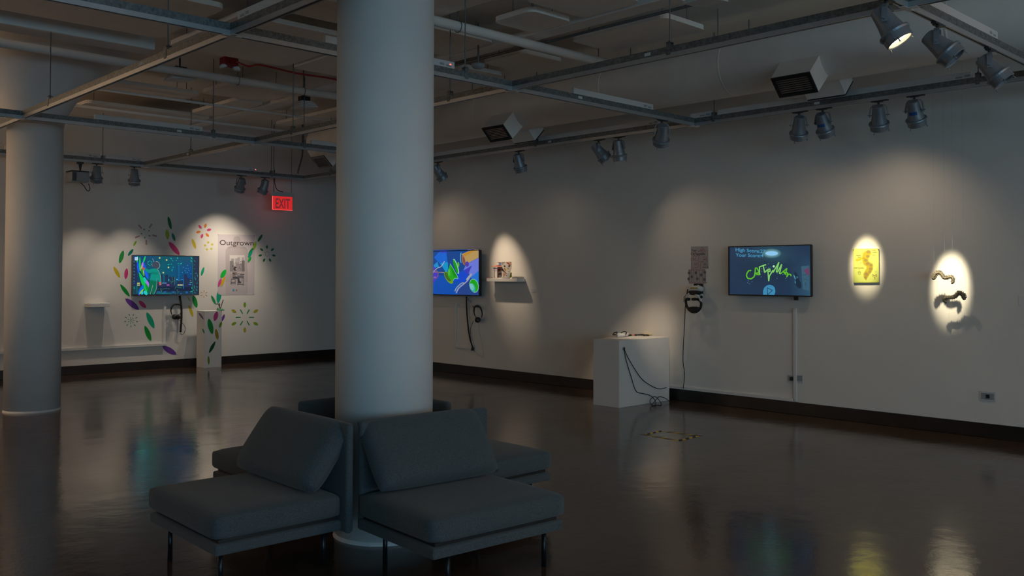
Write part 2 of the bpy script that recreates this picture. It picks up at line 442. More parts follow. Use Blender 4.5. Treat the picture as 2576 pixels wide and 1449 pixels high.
# rods with clamps
def rod(x, y, axis, label, ztop=ZC, z0=HB+0.05):
    t = empty('hanger_rod', (x, y, z0), label, 'hanger rod', 'rods holding up the track rails')
    bm = B(); tube(bm, [(x, y, z0+0.045), (x, y, ztop)], 0.0055, 6); link('rod', bm, M['rod'], t)
    bm = B(); s = 0.024
    d = (lambda a, b, z: (x+a, y+b, z)) if axis == 'y' else (lambda a, b, z: (x+b, y+a, z))
    box(bm, d(-s, -0.02, HB+0.02), d(-s+0.003, 0.02, HB+0.125)); box(bm, d(s-0.003, -0.02, HB+0.02), d(s, 0.02, HB+0.125))
    box(bm, d(-s, -0.02, HB+0.122), d(s, 0.02, HB+0.126)); link('clamp', bm, M['galv'], t)
    bm = B(); tube(bm, [(x, y, HB+0.126), (x, y, HB+0.138)], 0.012, 6); link('nut', bm, M['rod'], t)
for a in ((XA[0], 10.295, 'y', 'thin rod holding the rail above the left column'),
          (XA[0], 7.343, 'y', 'thin rod holding the rail at upper left between column and joint'),
          (XA[1], 13.19, 'y', 'thin rod holding the middle rail near the mural wall'),
          (XA[1], 10.241, 'y', 'thin rod holding the middle rail left of the big column'),
          (XA[1], 7.15, 'y', 'thin rod holding the middle rail right beside the big column'),
          (XA[1], 4.403, 'y', 'thin rod holding the middle rail above the right screen'),
          (5.301, YB[3], 'x', 'thin rod holding the mural wall rail beside the left column', 4.2),
          (8.25, YB[3], 'x', 'thin rod holding the mural wall rail beside the exit sign'),
          (5.375, YB[2], 'x', 'thin rod holding the cross rail above the mural screen'),
          (6.712, YB[2], 'x', 'thin rod holding the cross rail left of the big column'),
          (5.38, YB[1], 'x', 'thin rod beside the red light right of the big column', 4.2),
          (XA[2], 8.833, 'y', 'thin rod holding the right wall rail behind the small vent'),
          (XA[2], 5.96, 'y', 'thin rod holding the right wall rail at the last joint'),
          (XA[2], 3.096, 'y', 'thin rod holding the right wall rail at the far right'),
          (XA[2], 14.0, 'y', 'thin rod holding the right wall rail near the exit sign')): rod(*a)

# long white ballast boxes lying on the rails
def ballast(axis, pos, a, b, side, label, led=None):
    z0, z1 = HB+0.0885, HB+0.148
    def P(u, v, z): return (pos+v, u, z) if axis == 'y' else (u, pos+v, z)
    t = empty('ballast_box', P((a+b)/2, 0, z0), label, 'ballast box', 'long white ballast boxes on top of the rails')
    bm = B(); box(bm, P(a, -0.02, z0), P(b, 0.02, z1)); link('housing', bm, M['plastic_white'], t, bevel=0.003)
    e = b if b > a else a
    bm = B(); lo = min(a, b) + 0.08
    hi = max(a, b) - 0.1
    q = hi if side > 0 else lo
    box(bm, P(q-0.07, -0.0206, z0+0.014), P(q-0.02, -0.0201, z0+0.034)); box(bm, P(q, -0.0206, z0+0.010), P(q+0.06, -0.0201, z0+0.026))
    link('label_plate', bm, M['grey'], t)
    if led is not None:
        bm = B(); lathe(bm, [(0, 0), (0.009, 0), (0.006, 0.004), (0, 0.005)], 10, P(led, -0.0205, z0+0.03), P(0, -1, 0) if axis == 'x' else (-1, 0, 0)); link('indicator_light', bm, M['led'], t)
ballast('x', YB[2], 3.89, 5.224, 1, 'long white box on the cross rail right of the left column')
ballast('x', YB[2], 6.826, 8.1, 1, 'white box on the cross rail just left of the big column')
ballast('x', YB[3], 3.9, 5.25, 1, 'white box on the mural wall rail beside the left column')
ballast('x', YB[3], 5.34, 5.93, 1, 'short white box on the mural wall rail above two lamps')
ballast('x', YB[3], 6.642, 7.982, 1, 'white box with a red light above the mural poster', led=7.93)
ballast('x', YB[1], 6.813, 8.119, 1, 'white box on the cross rail right of the big column')
ballast('x', YB[1], 3.905, 5.24, 1, 'white box with a red light passing behind the big column', led=5.19)
ballast('x', YB[0], 6.25, 7.6, 1, 'white box on the near rail in the upper right corner')
ballast('y', XA[0], 4.2, 6.1, 1, 'white box on the rail at top centre left of the big column')
for a, b, l in ((8.9, 13.7, 'longest white box on the right wall rail left of the centre'), (6.75, 8.78, 'white box on the right wall rail behind the small vent'),
                (6.0, 6.28, 'short white box on the right wall rail beside the cross rail'), (4.5, 5.9, 'white box on the right wall rail under the large vent'),
                (3.15, 4.47, 'white box on the right wall rail above the yellow drawing')):
    ballast('y', XA[2], a, b, -1, l)
def rail_label(px, py, axis, pos, label):
    p = on(1 if axis == 'x' else 0, pos-0.021, px, py); z = HB+0.06
    bm = B()
    if axis == 'x': box(bm, (p.x-0.03, pos-0.022, z-0.013), (p.x+0.03, pos-0.0207, z+0.013))
    else: box(bm, (pos-0.022, p.y-0.03, z-0.013), (pos-0.0207, p.y+0.03, z+0.013))
    tag(link('rail_label', bm, M['tag']), label, 'label', 'small white stickers on the track rails')
rail_label(355, 155, 'y', XA[0], 'small white sticker on the rail above the left column')
rail_label(451, 330, 'x', YB[2], 'small white sticker on the cross rail left of the poster')
rail_label(1629, 135, 'y', XA[1], 'small white sticker on the middle rail at upper centre right')
rail_label(1460, 247, 'x', YB[1], 'small white sticker on the cross rail under the white box')
rail_label(1383, 358, 'y', XA[2], 'small white sticker on the right wall rail near the small vent')
rail_label(2055, 258, 'y', XA[2], 'small white sticker on the right wall rail under the large vent')
rail_label(472, 386, 'y', XA[1], 'small white sticker on the rail behind the mural screen')

# ================================================================== TRACK LAMPS
def T(x, y, z): return (x, y, z)
WARM = (1.0, 0.78, 0.55); SOFT = (1.0, 0.85, 0.68)
# prototype meshes in the lamp's own frame: body axis along -Z, lens at the bottom, pivot at the origin
def me_from(name, build, mt, smooth=True):
    bm = B(); build(bm); bmesh.ops.recalc_face_normals(bm, faces=bm.faces[:])
    me = bpy.data.meshes.new(name); bm.to_mesh(me); bm.free(); me.materials.append(mt)
    for p in me.polygons: p.use_smooth = smooth
    return me
ME_body = me_from('lamp_body', lambda bm: lathe(bm, [(0, 0.075), (0.036, 0.075), (0.041, 0.070), (0.045, 0.03), (0.052, -0.02), (0.058, -0.05), (0.060, -0.068), (0.056, -0.07), (0.03, -0.07)], 32), M['lamp'], False)
ME_flange = me_from('lamp_flange', lambda bm: lathe(bm, [(0.056, -0.062), (0.074, -0.064), (0.077, -0.072), (0.073, -0.082), (0.058, -0.082)], 32), M['lamp'], False)
ME_ring = me_from('lamp_ring', lambda bm: lathe(bm, [(0.060, -0.080), (0.068, -0.082), (0.067, -0.118), (0.062, -0.122), (0.058, -0.118), (0.056, -0.090), (0.056, -0.080)], 32), M['lamp'], False)
def _clip(k):
    def f(bm):
        a = 2*PI*k/3+0.5; x, y = math.cos(a), math.sin(a)
        tube(bm, [(x*0.064, y*0.064, -0.115), (x*0.07, y*0.07, -0.138)], 0.0035, 6)
    return f
ME_clips = [me_from('lamp_clip', _clip(k), M['lamp']) for k in range(3)]
ME_lens = me_from('lamp_lens', lambda bm: lathe(bm, [(0, -0.094), (0.03, -0.096), (0.0555, -0.100), (0.0555, -0.092), (0, -0.088)], 32), M['lens_off'])
ME_lens_on = me_from('lamp_lens_on', lambda bm: lathe(bm, [(0, -0.094), (0.03, -0.096), (0.0555, -0.100), (0.0555, -0.092), (0, -0.088)], 32), M['lens_on'])
def _yoke(bm):      # two arms from the stem down to the pivot screws; stem top at z=0.128
    for s in (-1, 1):
        pts = [(0, 0.012*s, 0.122), (0, 0.040*s, 0.118), (0, 0.056*s, 0.09), (0, 0.064*s, 0.02), (0, 0.064*s, -0.02)]
        for a, b in zip(pts, pts[1:]):
            a, b = Vector(a), Vector(b); d = (b-a); L_ = d.length
            x, y, dd = Vector((1,0,0)), d.normalized().cross(Vector((1,0,0))), d.normalized()
            obox(bm, (a+b)/2, x, y, dd, 0.014, 0.0022, L_/2+0.001)
        tube(bm, [(0, 0.052*s, 0), (0, 0.078*s, 0)], 0.006, 8)
    box(bm, (-0.011, -0.02, 0.118), (0.011, 0.02, 0.1235))
ME_yoke = me_from('lamp_yoke', _yoke, M['lamp'], False)
def _adapt(bm):     # adapter bar lies along local Y under the rail
    box(bm, (-0.013, -0.075, 0.157), (0.013, 0.055, 0.170)); box(bm, (-0.016, -0.03, 0.150), (0.016, 0.03, 0.158))
    tube(bm, [(0, 0, 0.122), (0, 0, 0.15)], 0.009, 8)
ME_adapt = me_from('lamp_adapter', _adapt, M['lampdark'], False)
ME_tape = me_from('lamp_tape', lambda bm: [tube(bm, [(0, 0, 0.008), (0, 0, 0.030)], 0.0495, 32, cap=False)] and None, M['bluetape'], False)

def child(name, me, parent, rot=None, sc=(1.3, 1.3, 1.3)):
    o = bpy.data.objects.new(name, me); COL.objects.link(o); o.parent = parent
    if rot is not None: o.rotation_euler = rot
    o.scale = sc
    return o
def track_lamp(x, y, axis, target, label, power=0, cone=60, blend=0.8, col=WARM, lit_lens=False, tape=False, size=0.03, spin=0.0):
    pz = HB - 0.145
    t = empty('track_spotlight', (x, y, pz), label, 'spotlight', 'silver can spotlights clipped under the rails')
    rz0 = 0 if axis == 'y' else PI/2
    child('adapter', ME_adapt, t, (0, 0, rz0), (1.3, 1.3, 0.853))
    d = (Vector(target) - Vector((x, y, pz))).normalized()
    pan = math.atan2(d.y, d.x); tilt = math.acos(max(-1, min(1, -d.z)))
    child('yoke', ME_yoke, t, (0, 0, pan), (1.3, 1.3, 0.853))
    # body: -Z axis swung toward the target
    rot = (Matrix.Rotation(pan, 3, 'Z') @ Matrix.Rotation(-tilt, 3, 'Y')).to_euler()
    b = child('body', ME_body, t, rot)
    child('flange', ME_flange, t, rot); child('front_ring', ME_ring, t, rot)
    for mc in ME_clips: child('clip', mc, t, rot)
    child('lens', ME_lens_on if (lit_lens) else ME_lens, t, rot)
    if tape:
        bm = B(); R = 0.0475
        for k in range(6):
            pass
        prof = []
        a0 = math.radians(150); a1 = math.radians(215); n = 8
        for k in range(n+1):
            a = a0 + (a1-a0)*k/n
            prof.append([bm.verts.new((math.cos(a)*(R+0.0005+dz), math.sin(a)*(R+0.0005+dz), z)) for dz, z in ((0.0055, -0.018), (0.0015, 0.006))])
        for p, q in zip(prof, prof[1:]): bm.faces.new((p[0], q[0], q[1], p[1]))
        o = link('tape', bm, M['bluetape'], None, world=False); o.parent = t; o.rotation_euler = rot; o.scale = (1.3, 1.3, 1.3)
        o['label'] = 'strip of blue tape'
    if power:
        l = bpy.data.lights.new('lamp_light', 'SPOT'); l.energy = power; l.spot_size = math.radians(cone); l.spot_blend = blend
        l.color = col; l.shadow_soft_size = size
        o = bpy.data.objects.new('lamp_light', l); COL.objects.link(o); o.parent = t
        o.location = d*0.175; o.rotation_euler = d.to_track_quat('-Z', 'Y').to_euler()
    return t
y3 = YB[3]
track_lamp(5.21, y3, 'x', (5.45, YL, 1.15), 'leftmost spotlight beside the projector, pointing straight down', 36, 60, 1.0, col=SOFT)
track_lamp(5.80, y3, 'x', (6.15, YL, 1.15), 'spotlight hanging above the mural screen', 44, 60, 1.0, col=SOFT)
track_lamp(7.66, y3, 'x', (7.75, YL, 1.65), 'spotlight above the mural poster, tilted to the left', 66, 80, 1.0, col=SOFT)
track_lamp(8.12, y3, 'x', (7.7, YL, 0.9), 'spotlight just left of the exit sign', 60, 74, 1.0, col=SOFT)
track_lamp(2.35, y3, 'x', (2.6, YL, 1.4), 'spotlight hidden past the left column', 14, 110, 1.0, col=(1.0, 0.66, 0.42))
track_lamp(XA[2], 10.98, 'y', (XR, 10.50, 1.70), 'spotlight half hidden at the right edge of the big column', 125, 33, 1.0)
track_lamp(XA[2], 12.2, 'y', (XR, 11.8, 1.5), 'spotlight hidden behind the big column', 9, 120, 1.0)
track_lamp(XA[2], 9.187, 'y', (XR, 9.4, 1.0), 'single spotlight above the little shelf model', 3, 130, 1.0)
track_lamp(XA[2], 7.71, 'y', (XR, 6.6, 1.45), 'left one of the close pair of spotlights, tilted right', 11, 84, 1.0)
track_lamp(XA[2], 7.38, 'y', (9.5, 7.45, 0.84), 'right one of the close pair of spotlights above the white plinth', 10, 42, 1.0)
track_lamp(8.30, YB[1], 'x', (9.66, 7.66, 0.84), 'glowing spotlight on the cross rail, pointing down at the white plinth', 190, 25, 1.0, lit_lens=True)
track_lamp(XA[2], 4.90, 'y', (XR, 5.6, 1.3), 'first of four spotlights right of the large vent', 4, 120, 1.0)
track_lamp(XA[2], 4.63, 'y', (XR, 4.661, 1.80), 'spotlight with blue tape next to the first of four', 300, 15.5, 0.75, col=(1.0, 0.86, 0.52), tape=True)
track_lamp(XA[2], 4.036, 'y', (XR, 4.4, 1.5), 'third spotlight of the right wall row, plain silver', 17, 118, 1.0)
track_lamp(XA[2], 3.682, 'y', (XR, 3.75, 1.56), 'spotlight with blue tape above the crawling sculptures', 480, 14.5, 0.75, col=(1.0, 0.88, 0.60), tape=True)
track_lamp(XA[2], 2.60, 'y', (XR, 2.9, 1.4), 'spotlight cut off by the right edge of the view', 0, 60, 1.0)
track_lamp(5.67, YB[0], 'x', (6.09, 1.13, 0.85), 'large glowing spotlight at upper right with a bright lens', 25, 40, 1.0, lit_lens=True)
track_lamp(6.48, YB[0], 'x', (7.13, 0.25, 0.85), 'unlit spotlight in the middle of the near rail', 0, 60, 1.0)
track_lamp(7.48, YB[0], 'x', (8.05, 0.65, 0.80), 'unlit spotlight nearest the corner of the near rail', 0, 60, 1.0)

# projector on the mural wall rail
p0 = on(1, y3, 200, 440)
t = empty('projector', (p0.x, y3, HB-0.35), 'grey box projector hanging beside the left column', 'projector')
bm = B(); box(bm, (p0.x-0.03, y3-0.04, HB-0.03), (p0.x+0.05, y3+0.04, HB-0.002)); lathe(bm, [(0, -0.03), (0.028, -0.03), (0.016, -0.10), (0.010, -0.15), (0, -0.15)], 16, (p0.x+0.01, y3, HB)); link('mount', bm, M['black'], t)
bm = B(); box(bm, (p0.x-0.16, y3-0.13, HB-0.168), (p0.x+0.10, y3+0.13, HB-0.150)); link('mount_plate', bm, M['black'], t)
bm = B(); box(bm, (p0.x-0.16, y3-0.14, HB-0.32), (p0.x+0.10, y3+0.14, HB-0.169)); link('casing', bm, M['grey'], t, bevel=0.01)
bm = B()
for k in range(7): box(bm, (p0.x-0.15+k*0.009, y3-0.145, HB-0.31), (p0.x-0.146+k*0.009, y3-0.139, HB-0.18))
link('grille', bm, M['black'], t)
bm = B(); tube(bm, smoothpts([(p0.x-0.02, y3-0.10, HB-0.33), (p0.x+0.03, y3-0.11, HB-0.38), (p0.x+0.08, y3-0.11, HB-0.45), (p0.x+0.12, y3-0.11, HB-0.43), (p0.x+0.10, y3-0.11, HB-0.34)]), 0.006, 8); link('cable', bm, M['rubber'], t)

# ================================================================== CEILING THINGS
def panel(x0, x1, y0, y1, label, z=4.2):
    bm = B(); r = 0.09; n = 5; pts = []
    for cx, cy, a in ((x1-r, y1-r, 0), (x0+r, y1-r, PI/2), (x0+r, y0+r, PI), (x1-r, y0+r, 1.5*PI)):
        for k in range(n+1): pts.append((cx+r*math.cos(a+PI/2*k/n), cy+r*math.sin(a+PI/2*k/n)))
    lo = [bm.verts.new((x, y, z)) for x, y in pts]; hi = [bm.verts.new((x, y, z+0.05)) for x, y in pts]
    bm.faces.new(lo[::-1]); bm.faces.new(hi)
    for k in range(len(pts)): bm.faces.new((lo[k], lo[(k+1)%len(pts)], hi[(k+1)%len(pts)], hi[k]))
    t = empty('acoustic_panel', ((x0+x1)/2, (y0+y1)/2, z), label, 'ceiling panel', 'flat pale panels hanging under the ceiling')
    link('panel', bm, M['panel'], t)
    for x, y in ((x0+0.15, y0+0.15), (x1-0.15, y0+0.15), (x0+0.15, y1-0.15), (x1-0.15, y1-0.15)):
        bm = B(); tube(bm, [(x, y, z+0.05), (x, y, ZC)], 0.004, 6); link('hanger', bm, M['rod'], t)
for a in ((6.2, 6.79, 6.2, 6.77, 'square pale panel hanging right of the big column'),
          (7.3, 8.02, 5.44, 6.72, 'long pale panel above the middle rail right of the column'),
          (7.3, 8.0, 7.45, 8.16, 'small pale panel behind the cross rail joint right of the column'),
          (5.92, 6.75, 5.3, 6.03, 'pale panel at the top edge right of the column'),
          (5.86, 6.78, 7.35, 8.21, 'pale panel just right of the big column top'),
          (4.3, 5.75, 12.38, 13.0, 'wide pale panel in front of the far ceiling gap'),
          (5.7, 6.5, 11.2, 12.28, 'pale panel above the joint over the mural poster'),
          (6.3, 6.75, 12.4, 13.95, 'narrow pale panel behind the joint over the poster'),
          (4.8, 6.75, 14.15, 15.4, 'far pale panel close above the mural wall'),
          (7.8, 8.1, 12.0, 14.0, 'narrow pale panel beside the end of the round duct'),
          (2.3, 4.05, 8.2, 9.75, 'large pale panel at the top left above the first rail'),
          (4.25, 5.7, 8.3, 10.0, 'large pale panel behind the red alarm'),
          (5.8, 6.75, 8.55, 10.0, 'pale panel left of the big column under the red wire'),
          (7.3, 8.0, 8.5, 11.2, 'long pale panel hidden mostly by the big column'),
          (4.3, 5.7, 5.95, 7.9, 'large pale panel above the big column'),
          (3.2, 4.7, 10.95-0.1, 11.0+0.1, 'thin pale strip panel beside the capital'),
          (1.0, 2.2, 6.0, 9.8, 'large pale panel at the very top left corner')):
    if 'strip' in a[4]: continue
    panel(*a)
# boxed beam, pipes, tray
bm = B(); box(bm, (X0, 10.27, 4.2), (4.22, 10.6, ZC-0.001)); tag(link('boxed_beam', bm, M['duct'], bevel=0.01), 'boxed-in pale beam crossing the upper left corner of the ceiling', 'beam')
def pipe(pts, r, mt, name, label, cat, group=None, bands=0):
    bm = B(); tube(bm, pts, r, 16)
    o = link(name, bm, mt, None, smooth=True); return tag(o, label, cat, group)
PG = 'painted pipes under the ceiling'
pipe([(X0, 10.80, 4.12), (8.1, 10.80, 4.12)], 0.05, M['duct'], 'ceiling_pipe', 'painted white pipe running from the left column behind the red alarm', 'pipe', PG)
pipe([(3.6, 6.85, 4.10), (8.15, 6.85, 4.10)], 0.05, M['duct'], 'ceiling_pipe', 'painted white pipe crossing right of the big column', 'pipe', PG)
pipe([(4.2, 12.70, 4.14), (8.1, 12.70, 4.14)], 0.018, M['duct'], 'ceiling_conduit', 'thin conduit crossing the far ceiling left of the column', 'conduit', 'thin conduits under the ceiling')
pipe([(4.2, 14.05, 4.12), (8.9, 14.05, 4.12)], 0.022, M['duct'], 'ceiling_conduit', 'thin conduit running close to the mural wall under the ceiling', 'conduit', 'thin conduits under the ceiling')
pipe([(7.10, 4.2, 4.18), (7.10, 11.2, 4.18)], 0.015, M['rod'], 'ceiling_conduit', 'thin dark conduit running beside the flat tray right of the column', 'conduit', 'thin conduits under the ceiling')
bm = B(); box(bm, (6.82, 5.0, 4.2), (7.04, 15.2, 4.26)); tag(link('cable_tray', bm, M['duct'], bevel=0.004), 'flat painted cable tray running across the ceiling panels', 'cable tray')
# pipe hangers
def pipe_hanger(x, y, z, label):
    bm = B(); tube(bm, [(x, y, z+0.05), (x, y, ZC)], 0.006, 6)
    pts = [(x, y+0.058*math.cos(a), z+0.058*math.sin(a)) for a in [2*PI*k/16 for k in range(17)]]
    tube(bm, pts, 0.004, 6, cap=False); tag(link('pipe_hanger', bm, M['rod']), label, 'pipe hanger', 'hangers around the ceiling pipes')
pipe_hanger(5.5, 10.80, 4.12, 'ring hanger on the pipe beside the red alarm')
pipe_hanger(6.45, 10.80, 4.12, 'ring hanger on the pipe left of the big column')
pipe_hanger(5.82, 6.85, 4.10, 'ring hanger on the pipe right of the big column')
# red alarm with two lamp heads
p = on(1, 10.6, 575, 157)
t = empty('alarm_strobe', (p.x, 10.6, p.z-0.1), 'red alarm box with two pale lamp heads on the ceiling pipe', 'alarm')
bm = B(); box(bm, (p.x-0.085, 10.52, p.z-0.05), (p.x+0.085, 10.68, p.z+0.06)); link('casing', bm, M['red'], t, bevel=0.015)
for s in (-1, 1):
    bm = B(); lathe(bm, [(0, 0), (0.05, 0.004), (0.04, 0.03), (0.012, 0.05), (0, 0.05)], 20, (p.x+0.085*s, 10.56, p.z-0.085), (0.3*s, 0.4, 1)); link('lamp_head', bm, M['white'], t, smooth=True)
bm = B(); box(bm, (p.x-0.01, 10.62, p.z+0.06), (p.x+0.01, 10.64, ZC)); link('stem', bm, M['rod'], t)
pts = [on(2, 4.22, *q) for q in ((597, 156), (625, 167), (650, 163), (682, 169), (745, 184), (812, 194), (850, 201))]
bm = B(); tube(bm, smoothpts(pts), 0.012, 8); tag(link('alarm_cable', bm, M['red'], smooth=True), 'red cable running under the ceiling from the alarm to the column', 'cable')
# ceiling floodlights
def flood(px, py, label, z=4.05):
    p = on(2, z, px, py)
    t = empty('ceiling_floodlight', (p.x, p.y, z), label, 'floodlight', 'pale wedge floodlights on the ceiling')
    bm = B(); v = [bm.verts.new((p.x+a, p.y+b, z+c)) for a, b, c in ((-.16,-.14,0),(.16,-.14,0.03),(.16,.14,0.03),(-.16,.14,0),(-.09,-.09,.11),(.09,-.09,.12),(.09,.09,.12),(-.09,.09,.11))]
    for f in ((3,2,1,0),(4,5,6,7),(0,1,5,4),(1,2,6,5),(2,3,7,6),(3,0,4,7)): bm.faces.new([v[i] for i in f])
    link('housing', bm, M['plastic_white'], t, bevel=0.01)
    bm = B(); box(bm, (p.x-0.07, p.y-0.05, z+0.12), (p.x+0.07, p.y+0.05, z+0.18)); tube(bm, [(p.x, p.y, z+0.18), (p.x, p.y, ZC)], 0.012, 8); link('bracket', bm, M['black'], t)
flood(452, 205, 'pale wedge floodlight in the ceiling gap left of the red alarm')
flood(1775, 12, 'pale wedge floodlight at the top edge right of the centre', 4.0)
flood(765, 275, 'pale wedge floodlight behind two rods left of the big column', 4.0)
# small ceiling camera beside the rail
p = on(2, 3.95, 1203, 170)
t = empty('ceiling_sensor', (p.x, p.y, 3.95), 'small round ceiling sensor behind the rail right of the big column', 'sensor')
bm = B(); lathe(bm, [(0, 0), (0.05, 0.01), (0.075, 0.03), (0.075, 0.06), (0, 0.06)], 24, (p.x, p.y, 3.93)); link('dome', bm, M['grey'], t, smooth=True)
bm = B(); tube(bm, [(p.x, p.y, 3.99), (p.x, p.y, ZC)], 0.01, 8); link('stem', bm, M['rod'], t)

# round duct with vent boxes
DX, DZ, DR = 8.46, 3.88, 0.31
duct = t = empty('round_duct', (DX, 5.0, DZ-DR), 'thick round painted duct running high along the right wall', 'duct')
bm = B(); lathe(bm, [(0, Y0+0.3), (DR, Y0+0.3), (DR, 13.55), (0.23, 13.60), (0, 13.60)], 64, (DX, 0, DZ), (0, 1, 0))
o = link('shell', bm, M['duct'], t)
for p_ in o.data.polygons: p_.use_smooth = abs(p_.normal.y) < 0.5
for yy in (0.8, 3.1, 5.4, 7.05, 9.3, 11.6):
    bm = B(); lathe(bm, [(DR, yy-0.012), (DR+0.002, yy-0.010), (DR+0.002, yy+0.010), (DR, yy+0.012)], 64, (DX, 0, DZ), (0, 1, 0)); link('seam_band', bm, M['duct'], t, smooth=True)
    for xx in (DX-0.3, DX+0.3):
        bm = B(); tube(bm, [(xx, yy, DZ+0.2), (xx, yy, ZC)], 0.006, 6); link('hanger', bm, M['rod'], t)
def vent(yc, sx, label, group='louvred vent boxes on the round duct', W=0.41, H=0.235):
    d = Vector((sx, 0, -1)).normalized(); up = Vector((-sx*-1*-1, 0, 0))
    up = Vector((sx, 0, 1)).normalized(); u = Vector((0, 1, 0))
    c = Vector((DX, yc, DZ)) + d*(0.537 if sx < 0 else 0.47)
    bm = B(); hw, hh = W/2, H/2
    # box flares gently to the duct
    front = [c+u*a*hw+up*b*hh for a, b in ((-1,-1),(1,-1),(1,1),(-1,1))]
    back = [Vector((DX, yc, DZ))+d*0.27+u*a*(hw+0.005)+up*b*(hh+0.005) for a, b in ((-1,-1),(1,-1),(1,1),(-1,1))]
    v = [bm.verts.new(q) for q in back+front]
    for f in ((3,2,1,0),(4,5,6,7),(0,1,5,4),(1,2,6,5),(2,3,7,6),(3,0,4,7)): bm.faces.new([v[i] for i in f])
    t = link('vent_box', bm, M['duct'], duct, world=True); t['label'] = label
    bm = B(); k = 0.035
    for a0, a1, b0, b1 in ((-hw, hw, hh-k, hh), (-hw, hw, -hh, -hh+k), (-hw, -hw+k, -hh+k, hh-k), (hw-k, hw, -hh+k, hh-k)):
        obox(bm, c+u*(a0+a1)/2+up*(b0+b1)/2+d*0.008, u, up, d, (a1-a0)/2, (b1-b0)/2, 0.0075)
    link('grille_frame', bm, M['vent'], t)
    bm = B(); obox(bm, c+d*0.0012, u, up, d, hw-k, hh-k, 0.001); link('grille_back', bm, M['slot'], t)
    bm = B(); n = 7; ud = (up*0.75-d*0.65).normalized(); dd = (d*0.75+up*0.65).normalized()
    for i in range(n):
        b_ = -hh+k+(H-2*k)*(i+0.5)/n
        obox(bm, c+up*b_+d*0.0085, u, ud, dd, hw-k, 0.006, 0.0012)
    obox(bm, c+u*(hw-k-0.01)+d*0.012, u, up, d, 0.004, hh-k, 0.002)
    link('louvres', bm, M['bezel_grey'], t)
vent(8.72, -1, 'black louvred vent on the duct right of the big column')
vent(4.48, -1, 'largest black louvred vent, on the duct at upper right')
vent(12.95, -1, 'black louvred vent at the far end of the duct left of the column')
vent(8.85, 1, 'pale vent box turned to the wall, right behind the small vent')
vent(4.48, 1, 'pale vent box turned to the wall, right behind the large vent')
vent(12.95, 1, 'pale vent box turned to the wall at the far end of the duct')

# ================================================================== EXIT SIGN
ye = 15.35
a = on(1, ye, 686, 495); b = on(1, ye, 735, 528)
xe0, xe1, ze0, ze1 = a.x, b.x, 2.865, 3.115
t = empty('exit_sign', ((xe0+xe1)/2, ye, ze0), 'glowing red EXIT sign hanging from two rods', 'exit sign')
bm = B(); box(bm, (xe0-0.02, ye-0.045, ze1), (xe1+0.02, ye+0.045, ze1+0.075)); link('housing', bm, M['plastic_white'], t, bevel=0.006)
mt = mat('exit_acrylic', (0.5, 0.03, 0.03), 0.3, emit=s2l((205, 40, 40)), estr=0.9)
bm = B(); box(bm, (xe0, ye-0.006, ze0), (xe1, ye+0.006, ze1)); link('panel', bm, mt, t, bevel=0.001)
mt2 = mat('exit_edge_glow', (0.8, 0.1, 0.1), 0.3, emit=s2l((255, 92, 92)), estr=1.2)
bm = B(); box(bm, (xe0-0.004, ye-0.008, ze0-0.006), (xe1+0.004, ye+0.008, ze0)); box(bm, (xe0-0.006, ye-0.008, ze0), (xe0, ye+0.008, ze1)); link('edge_strip', bm, mt2, t)
ar = Art(lambda x, y, off: Vector((x, ye-0.0065-off, -y)), 0.0005)
ar.text('EXIT', xe0+0.055, -(ze0+0.03), 0.185, (112, 38, 44), x2=xe1-0.05, bold=0.02)
ar.done('lettering', attr_mat('exit_lettering', True, 0.9), t)
for x in (xe0+0.02, xe1-0.02):
    bm = B(); tube(bm, [(x, ye, ze1+0.075), (x, ye, ZC)], 0.008 if x < (xe0+xe1)/2 else 0.005, 8); link('rod', bm, M['rod'], t)
bm = B(); tube(bm, smoothpts([(xe0+0.025, ye-0.02, 3.6), (xe0+0.03, ye-0.02, 3.35), (xe0+0.08, ye-0.03, 3.23), (xe0+0.2, ye-0.02, 3.20)]), 0.007, 8); link('cable', bm, M['rubber'], t)
pp = [Vector((on(1, 15.0, 761, 382).x, 15.0, ZC))] + [on(1, 15.0, *q) for q in ((761, 382), (757, 405), (750, 430), (750, 437))]
bm = B(); tube(bm, smoothpts(pp), 0.016, 8); tag(link('flexible_conduit', bm, M['rod'], smooth=True), 'bent flexible conduit between the exit sign rods and the far vent', 'conduit')
